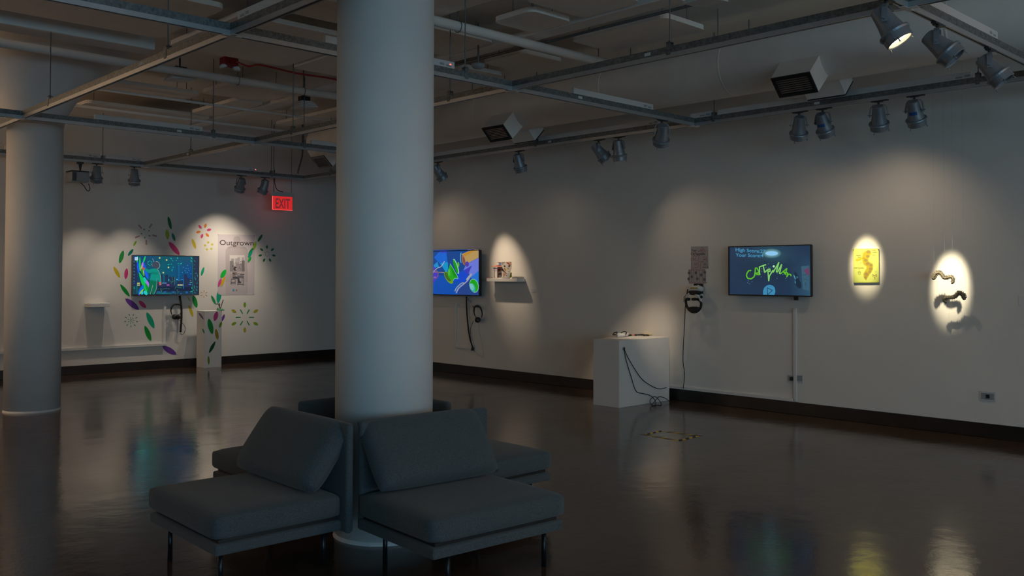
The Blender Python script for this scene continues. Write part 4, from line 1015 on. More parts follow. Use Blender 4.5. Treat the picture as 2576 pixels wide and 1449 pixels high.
# wall labels
def wall_card(wall, px, py, label, w_=0.09, h_=0.05):
    q = WL(px, py) if wall == 'L' else WR(px, py)
    bm = B()
    if wall == 'L': box(bm, (q.x-w_/2, YL-0.004, q.z-h_/2), (q.x+w_/2, YL-0.0005, q.z+h_/2))
    else: box(bm, (XR-0.004, q.y-w_/2, q.z-h_/2), (XR-0.0005, q.y+w_/2, q.z+h_/2))
    t = tag(link('caption_card', bm, M['white'], bevel=0.0005), label, 'caption card', 'small white caption cards on the walls')
wall_card('L', 686, 726, 'small white caption card on the wall right of the poster')
wall_card('R', 1343, 731, 'small white caption card right of the little shelf')
wall_card('R', 2574, 757, 'small white caption card at the right edge of the view', 0.08, 0.10)

# floating shelves
def wshelf(wall, pa, pb, pz, depth, th, label):
    if wall == 'L':
        a, b = WL(*pa, depth), WL(*pb, depth); z = WL(pa[0], pz, depth).z
        bm = B(); box(bm, (a.x, YL-depth, z-th), (b.x, YL-0.001, z)); 
    else:
        a, b = WR(*pa, depth), WR(*pb, depth); z = WR(pa[0], pz, depth).z
        bm = B(); box(bm, (XR-depth, a.y, z-th), (XR-0.001, b.y, z))
    return tag(link('floating_shelf', bm, M['white'], bevel=0.003), label, 'shelf'), z
sh, zl = wshelf('L', (227, 770), (277, 770), 764.5, 0.27, 0.055, 'small white shelf on the wall beside the left column')
for k, (a_, l) in enumerate((((240, 763.5), 'thin white booklet on the left side of the small shelf'), ((262, 763), 'thin white booklet on the right side of the small shelf'))):
    q = WL(*a_, 0.15); bm = B(); box(bm, (q.x-0.09, YL-0.24, zl+0.0005), (q.x+0.07, YL-0.05, zl+0.008+0.003*k)); tag(link('booklet', bm, M['tag'], bevel=0.001), l, 'booklet', 'booklets on the small shelf')

# wall raceways and outlets
def raceway(name, wall, pts, label, w_=0.035, d_=0.022):
    t = empty(name, (0, 0, 0), label, 'cable raceway')
    q = [(WL(*p) if wall == 'L' else WR(*p)) for p in pts]
    t.location = q[-1]
    for a, b in zip(q, q[1:]):
        bm = B()
        lo = Vector((min(a.x, b.x), min(a.y, b.y), min(a.z, b.z))); hi = Vector((max(a.x, b.x), max(a.y, b.y), max(a.z, b.z)))
        vert = (hi.z-lo.z) > 0.2
        if wall == 'L': A_ = (lo.x-(w_/2 if vert else 0), YL-d_, (lo.z if vert else (lo.z+hi.z)/2-w_/2)); B_ = (hi.x+(w_/2 if vert else 0), YL-0.0005, (hi.z if vert else (lo.z+hi.z)/2+w_/2))
        else: A_ = (XR-d_, lo.y-(w_/2 if vert else 0), (lo.z if vert else (lo.z+hi.z)/2-w_/2)); B_ = (XR-0.0005, hi.y+(w_/2 if vert else 0), (hi.z if vert else (lo.z+hi.z)/2+w_/2))
        box(bm, A_, B_); link('channel', bm, M['white'], t, bevel=0.003)
        if vert:
            bm = B(); zc = lo.z+(hi.z-lo.z)*0.55
            if wall == 'L': box(bm, (A_[0]-0.003, YL-d_-0.003, zc), (B_[0]+0.003, YL-0.0005, zc+0.04))
            else: box(bm, (XR-d_-0.003, A_[1]-0.003, zc), (XR-0.0005, B_[1]+0.003, zc+0.04))
            link('joint_cover', bm, M['white'], t, bevel=0.002)
    return t
raceway('cable_raceway', 'L', [(414, 757), (414, 868)], 'white raceway dropping from the mural screen and turning left')
zr = WL(414, 866).z
bm = B(); xa = WL(414, 866).x
t = empty('cable_raceway', (xa, YL, zr), 'long white horizontal raceway running low behind the left column', 'cable raceway')
box(bm, (X0+0.5, YL-0.05, zr-0.022), (xa+0.018, YL-0.0005, zr+0.022)); link('channel', bm, M['white'], t, bevel=0.003)
raceway('cable_raceway', 'R', [(1147, 762), (1147, 874), (1187, 874)], 'white raceway under the teacup screen')
raceway('cable_raceway', 'R', [(2001.5, 775), (2001.5, 1010)], 'white raceway dropping from the game screen to the floor')
bm = B(); ya, yb_ = WR(2001, 1008).y, WR(1683, 975).y
box(bm, (XR-0.022, ya, 0.147), (XR-0.0005, yb_, 0.185)); tag(link('cable_raceway', bm, M['white'], bevel=0.003), 'white raceway lying along the top of the right wall baseboard', 'cable raceway')
def outlet(px, py, label, w_=0.115, h_=0.085, plugs=True, dark=False):
    q = WR(px, py)
    t = empty('wall_outlet', (XR, q.y, q.z-h_/2), label, 'outlet', 'wall outlets on the right wall')
    bm = B(); box(bm, (XR-0.008, q.y-w_/2, q.z-h_/2), (XR-0.0005, q.y+w_/2, q.z+h_/2)); link('cover_plate', bm, M['plastic_white'], t, bevel=0.002)
    bm = B(); box(bm, (XR-0.0095, q.y-w_*0.4, q.z-h_*0.32), (XR-0.0081, q.y+w_*0.4, q.z+h_*0.32)); link('socket', bm, M['grey'], t)
    if plugs:
        bm = B(); box(bm, (XR-0.035, q.y-0.03, q.z-0.02), (XR-0.0095, q.y+0.005, q.z+0.02)); link('plug', bm, M['black'], t, bevel=0.004)
outlet(1190, 878, 'double wall outlet with a black plug under the teacup screen', 0.12, 0.09)
outlet(1991, 952, 'wall outlet left of the raceway under the game screen', 0.10, 0.10, plugs=True)
outlet(2012, 952, 'wall outlet right of the raceway under the game screen', 0.09, 0.10, plugs=False)
outlet(2485, 997, 'empty wall outlet low on the far right of the wall', 0.155, 0.10, plugs=False)
bm = B(); q = WR(2485, 997); box(bm, (XR-0.016, q.y-0.02, q.z-0.018), (XR-0.010, q.y+0.012, q.z+0.018)); link('socket_insert', bm, M['black'], bpy.data.objects['wall_outlet.003'])
# black adapters under the screens
q = WR(2004, 750, 0.05); bm = B(); box(bm, (XR-0.08, q.y-0.022, q.z-0.025), (XR-0.045, q.y+0.022, q.z+0.03)); tag(link('plug_adapter', bm, M['black'], bevel=0.004), 'small black plug poking out under the game screen', 'plug')
q = WR(1178, 753, 0.05); bm = B(); tube(bm, [WR(1173, 748, 0.04), WR(1184, 759, 0.05)], 0.014, 8); tag(link('plug_adapter', bm, M['grey'], smooth=True), 'small grey plug hanging under the teacup screen', 'plug')

# headphones
def headphones(wall, px, py, label, s=1.0, tilt=0.0):
    P = (lambda a, b, c: Vector((q.x+a, YL-c, q.z+b))) if wall == 'L' else (lambda a, b, c: Vector((XR-c, q.y-a, q.z+b)))
    q = WL(px, py, 0.08) if wall == 'L' else WR(px, py, 0.08)
    t = empty('headphones', P(0, -0.17*s, 0.08), label, 'headphones', 'black headphones hanging on the walls')
    R = 0.088*s
    def arc(r, a0, a1, n=24): return [P(r*math.sin(a0+(a1-a0)*k/n), r*1.12*math.cos(a0+(a1-a0)*k/n), 0.075+0.02*math.cos((a0+(a1-a0)*k/n))) for k in range(n+1)]
    bm = B(); tube(bm, arc(R, -2.35, 2.35), [0.007+0.008*math.cos((k/24-0.5)*PI) for k in range(25)], 10); link('headband', bm, M['black'], t, smooth=True)
    for sgn in (-1, 1):
        c = P(sgn*0.030*s, -0.105*s, 0.085+0.018*sgn); ax = (P(sgn, 0.25, 0.4)-P(0, 0, 0)).normalized()
        bm = B(); lathe(bm, [(0, -0.026), (0.030, -0.026), (0.040, -0.018), (0.044, 0.0), (0.040, 0.018), (0.026, 0.024), (0, 0.026)], 24, c, ax); link('ear_cup', bm, M['black'], t, smooth=True)
        bm = B(); lathe(bm, [(0.024, -0.040), (0.040, -0.038), (0.044, -0.028), (0.036, -0.024), (0.022, -0.026)], 24, c, ax); link('ear_pad', bm, M['rubber'], t, smooth=True)
    return t
def hook(wall, px, py, label):
    q = WL(px, py, 0) if wall == 'L' else WR(px, py, 0)
    d = Vector((0, -1, 0)) if wall == 'L' else Vector((-1, 0, 0))
    bm = B(); tube(bm, smoothpts([q+d*0.001, q+d*0.06, q+d*0.10, q+d*0.11+Vector((0,0,0.025))]), 0.005, 8); lathe(bm, [(0.016, 0), (0.016, 0.004), (0, 0.006)], 14, q, d)
    tag(link('wall_hook', bm, M['rod'], smooth=True), label, 'hook')
headphones('L', 444, 780, 'black headphones hanging under the mural screen', 1.12)
hook('L', 444, 766.5, 'wall hook holding the headphones under the mural screen')
headphones('R', 1202, 786, 'black headphones hanging under the teacup screen', 1.12)
hook('R', 1202, 772, 'wall hook holding the headphones under the teacup screen')
def cable(pts, r, label, name='cable', group=None, mt=None, n=8):
    bm = B(); tube(bm, smoothpts(pts, 6), r, n); return tag(link(name, bm, mt or M['rubber'], smooth=True), label, 'cable', group)
cable([WL(452, 744, 0.06), WL(456, 770, 0.06), WL(456.5, 800, 0.05), WL(454, 836, 0.05)], 0.019, 'thick black cable sleeve hanging under the mural screen')
cable([WL(443, 800, 0.07), WL(458, 812, 0.06), WL(466, 825, 0.06), WL(463, 838, 0.06), WL(457, 842, 0.05), WL(454, 838, 0.05)], 0.004, 'thin black headphone wire looping beside the thick sleeve')
cable([WR(1173.5, 746, 0.05), WR(1174, 775, 0.04), WR(1177, 815, 0.04), WR(1182, 850, 0.04), WR(1190, 877, 0.035)], 0.012, 'thick black cable curving down to the outlet under the teacup screen')
cable([WR(1191, 806, 0.07), WR(1184, 828, 0.05), WR(1185, 856, 0.04), WR(1189, 875, 0.035)], 0.004, 'thin black headphone wire beside the thick curving cable')
cable([WR(1190, 880, 0.02), WR(1205, 893, 0.02), WR(1214, 898, 0.02), WR(1215, 880, 0.02), WR(1206, 835, 0.02), WR(1203, 810, 0.03)], 0.0025, 'fine grey wire looping below the outlet to the headphones', mt=M['grey'])

# ================================================================== LITTLE SHELF WITH PAPER MODEL
SHD = 0.17
shelf, zs = wshelf('R', (1224, 700), (1301, 700), 700.5, SHD, 0.05, 'narrow white shelf under the warm spotlight carrying a paper model')
ms = crop(PR(0.0), 1210, 640, 12.075)
def MP(x, y, off): return ms(x, y, off)
t = empty('paper_model', MP(700, 720, 0.1), 'small paper house model with a collage wall on the narrow shelf', 'model')
t.location.z = zs
def slab(poly, off, th, plane):
    bm = B(); a = [bm.verts.new(plane(x, y, off)) for x, y in poly]; b = [bm.verts.new(plane(x, y, off+th)) for x, y in poly]
    bm.faces.new(a); bm.faces.new(b[::-1])
    for k in range(len(poly)): bm.faces.new((a[k], a[(k+1)%len(poly)], b[(k+1)%len(poly)], b[k]))
    return bm
card = mat('cream_card', (0.66, 0.60, 0.52), 0.8, noise=0.06, nscale=30)
pinkc = mat('pink_card', (0.55, 0.20, 0.15), 0.8, noise=0.1, nscale=30)
redc = mat('orange_red_card', (0.55, 0.10, 0.04), 0.8, noise=0.1, nscale=30)
lilac = mat('lilac_cloth', (0.55, 0.48, 0.62), 0.8, noise=0.05, nscale=30)
wood = mat('thin_wood_stick', (0.14, 0.06, 0.04), 0.7, noise=0.2, nscale=60)
ybot = MP(700, 716, 0.18)
def grounded(plane): return plane
link('collage_wall', slab([(625,225),(925,220),(935,400),(860,712),(632,716)], 0.15, 0.006, MP), card, t)
ar = Art(ms, 0.157)
for poly_, c in (([(628,228),(740,226),(650,330),(630,300)], (150,150,150)), ([(755,235),(830,240),(905,340),(860,330),(780,260)], (170,80,66)), ([(850,224),(922,222),(925,340),(880,300)], (196,150,130)),
    ([(700,320),(770,355),(730,395),(685,375)], (78,68,68)), ([(815,345),(880,322),(892,352),(850,395)], (66,66,74)), ([(700,410),(725,410),(765,500),(725,490),(698,440)], (180,120,30)),
    ([(600,440),(700,480),(790,590),(720,560),(640,500)], (112,94,92)), ([(665,560),(760,590),(680,690)], (196,140,116)), ([(800,400),(850,405),(850,440),(815,450)], (170,150,80)),
    ([(770,640),(785,605),(780,660),(755,662)], (70,74,86)), ([(820,520),(870,500),(850,540)], (140,150,140)), ([(745,340),(800,360),(780,470),(750,420)], (206,204,204)), ([(800,560),(860,560),(850,690),(790,700)], (186,188,200))): ar.poly(poly_, c)
ar.done('collage_scraps', M['print'], t)
link('green_card', slab([(860,552),(935,552),(935,700),(862,700)], 0.12, 0.004, MP), mat('lime_card', (0.35, 0.38, 0.02), 0.8, noise=0.1, nscale=30), t)
link('window_box', slab([(478,228),(625,226),(625,330),(478,330)], 0.10, 0.03, MP), card, t)
ar = Art(ms, 0.131); ar.rect(540,255,618,322,(90,120,180)); ar.rect(500,235,610,250,(150,120,90)); ar.rect(518,262,540,322,(190,200,225)); ar.done('window_paper', M['print'], t)
link('back_card', slab([(490,330),(630,330),(630,712),(490,712)], 0.10, 0.006, MP), card, t)
bm = B(); v = [bm.verts.new(MP(*q)) for q in ((325,365,0.19),(625,372,0.19),(625,340,0.10),(445,322,0.10))]; v2 = [bm.verts.new(MP(q[0], q[1]+14, q[2])) for q in ((325,365,0.19),(625,372,0.19),(625,340,0.10),(445,322,0.10))]
bm.faces.new(v); bm.faces.new(v2[::-1])
for k in range(4): bm.faces.new((v[k], v[(k+1)%4], v2[(k+1)%4], v2[k]))
link('roof', bm, pinkc, t)
link('awning_cloth', slab([(370,400),(485,402),(480,520),(350,498)], 0.17, 0.003, MP), lilac, t)
link('red_card', slab([(488,430),(625,430),(570,510),(500,520)], 0.13, 0.004, MP), redc, t)
for x0_, x1_ in ((400, 415), (505, 512)):
    bm = B(); tube(bm, [MP(x0_, 400, 0.175), MP(x1_, 716, 0.175)], 0.004, 6); link('post', bm, wood, t)
ar = Art(ms, 0.107); ar.rect(530,570,620,690,(96,74,72)); ar.poly([(540,640),(575,600),(610,640),(600,680),(545,680)], (196,190,186)); ar.poly([(495,580),(525,690),(495,700)], (206,120,80)); ar.done('doorway_paper', M['print'], t)
for i, (x, c, l) in enumerate(((190, redc, 'leftmost crumb of red card on the narrow shelf'), (255, pinkc, 'crumpled pink card scrap on the narrow shelf'), (330, wood, 'brown scrap on the narrow shelf'), (400, card, 'cream scrap beside the model post'), (460, pinkc, 'small pink scrap nearest the model house'))):
    p = MP(x, 716, 0.15); bm = B(); bmesh.ops.create_icosphere(bm, subdivisions=1, radius=0.013)
    for v_ in bm.verts: v_.co = Vector((v_.co.x*1.4, v_.co.y*1.6, abs(v_.co.z)*0.9))+Vector((random.uniform(-.003,.003) for _ in range(3)))
    for v_ in bm.verts: v_.co += Vector((p.x, p.y, zs+0.003))
    tag(link('card_scrap', bm, c), l, 'scrap', 'card scraps on the narrow shelf')

# ================================================================== DRAWINGS ABOVE THE HEADSET
dp = crop(PR(0.0), 1700, 600, 6.3)
INK, RINK = (60,52,54), (168,84,84)
t = empty('paper_drawing', dp(380, 490, 0.002), 'upper sheet with a red ink cat sketch and handwriting, above the headset', 'drawing')
ar = Art(dp, 0.0015); ar.poly([(240,128),(512,122),(518,480),(240,492)], (176,168,168)); ar.done('sheet', M['print'], t)
ar = Art(dp, 0.0022)
ar.text('Your', 246, 205, 36, INK, x2=330, bold=0.012); ar.text('CATerpillAr', 238, 262, 40, INK, x2=472, bold=0.012)
ar.stroke([(395,165),(410,142),(435,150),(438,175),(415,190),(395,180),(395,165)], 5, RINK); ar.stroke([(350,205),(390,190),(440,178),(468,205),(410,207),(350,205)], 5, RINK)
for s_ in ([(285,275),(275,310),(300,345),(340,355),(362,325),(365,285),(340,268),(325,285),(300,275),(285,275)], [(225,330),(260,318),(285,330),(262,350),(225,345)], [(250,370),(255,420),(250,470),(290,478)], [(290,455),(330,465),(365,430),(352,380),(410,360),(440,372),(400,385),(392,420),(385,460),(408,478)], [(330,400),(300,390),(310,420),(340,410),(325,385)], [(428,300),(455,290),(485,310),(430,340),(485,330),(480,370)]):
    ar.stroke(s_, 4.5, RINK)
for y in (400, 422): ar.stroke([(440,y),(460,y-6),(485,y)], 5, INK)
ar.stroke([(425,458),(440,450),(455,460),(470,452),(488,460)], 5, INK); ar.stroke([(495,452),(515,448),(508,462),(495,452)], 6, RINK); ar.stroke([(300,315),(312,322)], 7, INK)
ar.done('sketch', M['print'], t)
t = empty('paper_drawing', dp(340, 715, 0.002), 'lower sheet with grey brush dots and red stripes, just above the headset', 'drawing')
ar = Art(dp, 0.0030); ar.poly([(200,492),(472,486),(472,715),(210,718)], (180,172,170)); ar.done('sheet', M['print'], t)
ar = Art(dp, 0.0036)
for x in (210, 245, 285, 330, 375, 425, 465): ar.stroke([(x,500),(x+2,690)], 5, (104,84,88)); ar.stroke([(x+2,690),(x+14,704),(x+30,690)], 5, RINK)
for k in range(12): ar.disc(215+k*22, 496, 7, 6, RINK, n=8)
for x, y in ((212,545),(318,543),(402,578),(252,606),(340,640),(206,640),(458,535),(455,648)): ar.disc(x, y, 22, 28, (70,64,70), (150,142,144), n=16)
ar.done('sketch', M['print'], t)

# VR headset on its bracket
hp = crop(PR(0.0), 1700, 600, 6.3)
q = hp(290, 900, 0.12)
t = empty('vr_headset', hp(290, 1185, 0.1), 'white and black head-mounted display hanging on a wall bracket', 'headset')
bm = slab([(285,722),(300,714),(425,716),(432,725),(432,900),(300,860),(285,780)], 0.001, 0.02, hp); link('wall_bracket', bm, M['black'], t, bevel=0.002)
bm = B()
for a, b, z in ((300, 330, 760), (350, 372, 740), (395, 415, 760)): tube(bm, [hp(a, z, 0.02), hp(b, z+10, 0.07)], 0.006, 8)
link('hook_arm', bm, M['white'], t)
def blob(name, mt, cx, cy, co, rx, ry, ro, bevel=0, n=20, parent=None):
    bm = B(); C_ = hp(cx, cy, co); ex = hp(cx+rx, cy, co)-C_; ey = hp(cx, cy+ry, co)-C_; eo = Vector((-ro, 0, 0))
    bmesh.ops.create_uvsphere(bm, u_segments=24, v_segments=14, radius=1.0)
    for v_ in bm.verts:
        c_ = v_.co; s_ = [math.copysign(abs(k)**0.75, k) for k in c_]
        v_.co = C_ + ex*s_[0] + ey*s_[1] + eo*s_[2]
    return link(name, bm, mt, parent or t, smooth=True)
blob('visor', M['plastic_white'], 320, 800, 0.13, 108, 55, 0.06)
blob('face_gasket', M['rubber'], 305, 855, 0.15, 96, 44, 0.05)
ar = Art(hp, 0.192); ar.poly([(230,775),(345,775),(348,795),(228,795)], (170,150,40)); ar.done('sticker', M['print'], t)
def strap(pts, rx, mt, name, flat=0.5):
    bm = B(); P_ = smoothpts([hp(*p) for p in pts], 6); tube(bm, P_, rx, 10); return link(name, bm, mt, t, smooth=True)
strap([(170,960,0.16),(180,905,0.17),(235,868,0.18),(310,878,0.18),(370,930,0.16),(400,1000,0.14),(405,1060,0.14)], 0.014, M['plastic_white'], 'halo_band')
strap([(170,930,0.15),(160,980,0.15),(170,1060,0.15),(210,1130,0.16),(265,1165,0.17),(330,1160,0.17),(385,1110,0.16),(402,1040,0.15),(385,990,0.14),(340,960,0.14)], 0.016, M['rubber'], 'head_strap')
blob('rear_pad', M['rubber'], 285, 1120, 0.17, 95, 42, 0.03)
blob('lens_cup', M['rubber'], 195, 962, 0.16, 28, 26, 0.03); blob('lens_cup', M['rubber'], 293, 962, 0.16, 42, 24, 0.03)
blob('side_arm', M['plastic_white'], 405, 910, 0.13, 26, 36, 0.02); blob('adjust_knob', M['rubber'], 408, 925, 0.15, 16, 22, 0.015)
strap([(190,805,0.12),(185,850,0.12),(175,890,0.13)], 0.008, M['rubber'], 'side_cable')
strap([(165,900,0.13),(135,930,0.14),(128,1010,0.14)], 0.004, M['rubber'], 'tether')
cable([hp(165, 1000, 0.14), hp(150, 1080, 0.10), hp(142, 1300, 0.08), WR(1718, 900, 0.06), WR(1722, 940, 0.05), WR(1719, 977, 0.04)], 0.005, 'long black wire dropping from the headset to the baseboard')

# ================================================================== YELLOW DRAWING AND CATERPILLARS
yp = crop(PR(0.0), 2130, 610, 12.075)
t = empty('framed_drawing', yp(590, 1225, 0.01), 'yellow lit drawing of a caterpillar on thin board', 'drawing')
bm = slab([(195,185),(975,180),(985,1215),(208,1222)], 0.001, 0.018, yp); link('board', bm, mat('drawing_board', (0.55, 0.52, 0.42), 0.8, noise=0.05, nscale=20), t)
ar = Art(yp, 0.0195)
ar.poly([(197,187),(973,182),(983,1213),(210,1220)], (200,208,96))
ar.poly([(215,200),(960,195),(968,1190),(225,1200)], (206,216,112))
yb = (176,150,70)
pts = [(640,235),(700,245),(745,300),(735,350),(700,400),(660,480),(655,560),(700,600),(780,640),(800,700),(795,800),(750,900),(690,980),(620,1090),(600,1150),(560,1130),(515,1040),(505,960),(560,860),(600,790),(600,720),(520,680),(480,580),(470,480),(490,350),(520,300),(580,260)]
ar.poly(pts, (186,166,40))
for x, y, r in ((660,285,70),(640,420,60),(580,540,62),(640,640,70),(735,690,60),(730,800,66),(700,890,50),(600,960,72),(570,1060,52)): ar.disc(x, y, r, r*0.8, (140,122,84), (168,146,60), n=14)
ar.poly([(280,500),(470,455),(500,500),(300,580),(275,545)], (190,180,40))
BR = (120,104,40)
ar.stroke([(465,285),(490,335)], 7, BR); ar.stroke([(400,640),(450,600)], 6, BR); ar.stroke([(475,480),(520,470),(560,500)], 7, BR)
OR = (190,96,30)
for x0_, x1_, y_, c in ((765, 872, 236, OR), (780, 910, 296, BR), (780, 875, 384, OR), (290, 430, 395, BR), (330, 440, 444, BR)):
    n_ = int((x1_-x0_)/12); ar.stroke([(x0_+(x1_-x0_)*k/n_, y_+(11 if k % 2 else -11)*(1 if k % 3 else 0.5)) for k in range(n_+1)], 6, c)
ar.text('CATerpillar', 225, 785, 36, (150,110,40), x2=535)
ar.stroke([(380,800),(385,850)], 6, BR); ar.stroke([(345,885),(415,885),(410,955),(380,965),(345,930),(345,885)], 6, BR); ar.stroke([(355,915),(408,905)], 6, BR)
ar.stroke([(785,960),(835,1005),(900,960),(905,1025),(840,1010),(785,1030),(785,960)], 6, (150,80,60)); ar.stroke([(820,1065),(845,1050),(862,1075),(840,1105)], 9, (150,110,60)); ar.disc(838, 1125, 7, 7, (150,110,60), n=8); ar.stroke([(850,890),(905,885)], 6, BR)
ar.done('artwork', M['print'], t)
bm = B()
for x, y in ((207, 222), (962, 218)): lathe(bm, [(0.006, -0.003), (0.006, 0), (0, 0.003)], 10, yp(x, y, 0.0205), (-1, 0, 0))
link('pin', bm, M['rod'], t)

cpm = crop(PR(0.0), 2320, 660, 7.247)
cmat = mat('felted_caterpillar', (0.20, 0.17, 0.12), 0.9, noise=0.4, nscale=60)
def caterpillar(path, off, r0, r1, label, up=1):
    P_ = smoothpts([cpm(x, y, off) for x, y in path], 4)
    t = empty('caterpillar_sculpture', P_[len(P_)//2], label, 'sculpture', 'spiny caterpillars hanging before the wall')
    bm = B(); n = len(P_)
    for i, p in enumerate(P_):
        r = (r0+(r1-r0)*i/n)*(1.0 if i % 2 == 0 else 0.82)
        b2 = bmesh.ops.create_icosphere(bm, subdivisions=2, radius=r)['verts']
        for v_ in b2:
            d_ = v_.co.normalized(); v_.co = v_.co*(1+0.16*math.sin(9*d_.x+i)*math.sin(8*d_.z+2*i)) + p
    link('body', bm, cmat, t, smooth=True)
    bm = B()
    for i in range(1, n-1):
        d_ = (P_[i+1]-P_[i-1]).normalized(); side = Vector((1, 0, 0))
        nrm = d_.cross(side).normalized(); nrm = nrm if nrm.z > 0 else -nrm
        r = (r0+(r1-r0)*i/n)
        for s_, ln in ((1, 1.8), (-1, 1.45)):
            for w_ in (-0.5, 0, 0.5):
                a = P_[i]; v_ = (nrm*s_ + side*w_ + d_*random.uniform(-.3, .3)).normalized()
                tube(bm, [a+v_*r*0.7, a+v_*r*random.uniform(ln-0.3, ln+0.2)], [r*0.28, r*0.04], 5)
    link('spines', bm, cmat, t)
    bm = B()
    for i in (2, n-3): tube(bm, [P_[i], (P_[i].x, P_[i].y, ZC)], 0.0004, 4)
    link('thread', bm, M['grey'], t)
caterpillar([(208,290),(225,245),(260,205),(300,190),(345,205),(370,245),(395,280),(440,285),(490,270),(535,268),(560,300),(565,345),(545,375)], 0.155, 0.019, 0.013, 'upper caterpillar sculpture, humped at its left end')
caterpillar([(762,655),(750,610),(725,580),(690,560),(655,565),(625,600),(590,630),(545,645),(500,640),(450,645),(415,655),(400,690),(430,725)], 0.145, 0.019, 0.013, 'lower caterpillar sculpture, humped at its right end')

# ================================================================== PLINTHS
def plinth(x0, x1, y0, y1, z, label):
    t = empty('plinth', ((x0+x1)/2, (y0+y1)/2, 0), label, 'plinth')
    bm = B(); box(bm, (x0, y0, 0), (x1, y1, z)); link('box', bm, M['white'], t, bevel=0.003); return t
pr = plinth(8.84, 9.875, 7.30, 7.725, 0.836, 'low wide white plinth against the right wall')
pz = 0.836
q = on(1, 7.30, 1569, 877)
bm = B(); lathe(bm, [(0.016, 0), (0.024, 0), (0.024, 0.006), (0.016, 0.008)], 18, q, (0, -1, 0)); link('grommet', bm, M['grey'], pr, smooth=True)
bm = B(); lathe(bm, [(0, 0.0005), (0.016, 0.0005), (0.016, 0.001), (0, 0.001)], 18, q, (0, -1, 0)); link('cable_hole', bm, M['black'], pr)
tp = lambda px, py, z=pz: on(2, z, px, py)
cyr = 7.285
c_ = lambda px, py: on(1, cyr, px, py)
g_ = lambda px, py: on(1, 7.23, px, py)
def f_(px, py):
    p = on(2, 0.006, px, py); p.y = min(p.y, 7.27) if p.x < 9.90 else p.y; return p
cable([c_(1569.5, 877), c_(1575, 905), c_(1587, 945), c_(1600, 983), c_(1618, 990), c_(1636, 995), g_(1647, 1006), f_(1649, 1017), f_(1640, 1020), g_(1635, 1008), g_(1645, 998), g_(1655, 1003), f_(1664, 1018), f_(1652, 1019), f_(1640, 1020), g_(1652, 1004), g_(1660, 998), g_(1676, 1003), f_(1690, 1015), f_(1706, 1011)], 0.0045, 'black cable from the plinth hole coiling on the floor')
cable([c_(1570, 878), c_(1583, 905), c_(1608, 945), c_(1625, 962), c_(1650, 976), c_(1665, 978), c_(1676, 975)], 0.0045, 'black cable swagging across the plinth side')
# things on the wide plinth
def controller(px, py, ang, label):
    p = tp(px, py); t = empty('game_controller', (p.x, p.y, pz), label, 'controller', 'white hand controllers on the plinth')
    ca, sa = math.cos(ang), math.sin(ang); d = Vector((ca, sa, 0)); s_ = Vector((-sa, ca, 0))
    bm = B(); tube(bm, [Vector((p.x, p.y, pz+0.032))+d*k for k in (-0.005, 0.03, 0.07, 0.10, 0.115)], [0.022, 0.026, 0.024, 0.021, 0.012], 16); link('handle', bm, M['plastic_white'], t, smooth=True)
    bm = B(); c = Vector((p.x, p.y, pz+0.055))-d*0.035
    pts = [c + s_*0.036*math.cos(a) + (d*0.5+Vector((0,0,0.40)))*0.036*math.sin(a)*1.2 for a in [2*PI*k/24 for k in range(25)]]
    tube(bm, pts, 0.007, 10, cap=False); link('tracking_ring', bm, M['black'], t, smooth=True)
    bm = B(); obox(bm, Vector((p.x, p.y, pz+0.050))-d*0.002, d, s_, Vector((0,0,1)), 0.028, 0.024, 0.010); link('button_face', bm, M['plastic_white'], t, bevel=0.006)
controller(1553, 849.5, -0.3, 'white hand controller lying at the left front of the wide plinth')
controller(1572, 848, 0.35, 'white hand controller lying behind the other on the wide plinth')
def sheet_on(px, py, w_, d_, mt, h_, name, label, cat, rz=0.0):
    p = tp(px, py); bm = B(); ca, sa = math.cos(rz), math.sin(rz)
    obox(bm, (p.x, p.y, pz+0.0005+h_/2), Vector((ca, sa, 0)), Vector((-sa, ca, 0)), Vector((0,0,1)), w_/2, d_/2, h_/2)
    return tag(link(name, bm, mt, bevel=min(0.002, h_/3)), label, cat)
ylw = mat('yellow_paper', (0.62, 0.48, 0.16), 0.8, noise=0.05, nscale=20)
sheet_on(1632, 842.3, 0.22, 0.14, ylw, 0.012, 'notepad', 'yellow pad at the back of the wide plinth', 'notepad', 0.1)
sheet_on(1596, 843.5, 0.10, 0.13, mat('pink_felt', (0.6, 0.25, 0.2), 0.9, noise=0.2, nscale=40), 0.010, 'felt_piece', 'pink felt piece in the middle of the wide plinth', 'felt', 0.6)
def larva(px, py, ang, ln, label):
    p = tp(px, py); bm = B(); n = 7
    for k in range(n):
        r = 0.010+0.003*math.sin(PI*k/(n-1)); v0 = bmesh.ops.create_icosphere(bm, subdivisions=2, radius=r)['verts']
        c = Vector((p.x+math.cos(ang)*ln*(k/(n-1)-0.5), p.y+math.sin(ang)*ln*(k/(n-1)-0.5)+0.006*math.sin(k*1.3), pz+r*0.95))
        for v_ in v0: v_.co += c
    tag(link('felt_larva', bm, M['black'], smooth=True), label, 'figurine', 'small black felt larvae on the plinth')
larva(1583, 845.5, 0.2, 0.13, 'black larva nearest the controllers on the plinth')
larva(1600, 845, 0.9, 0.06, 'short black larva on the pink felt')
larva(1614, 844.5, -0.9, 0.11, 'long black larva in front of the yellow pad')
larva(1626, 845.5, -0.5, 0.08, 'rightmost black larva on the wide plinth')

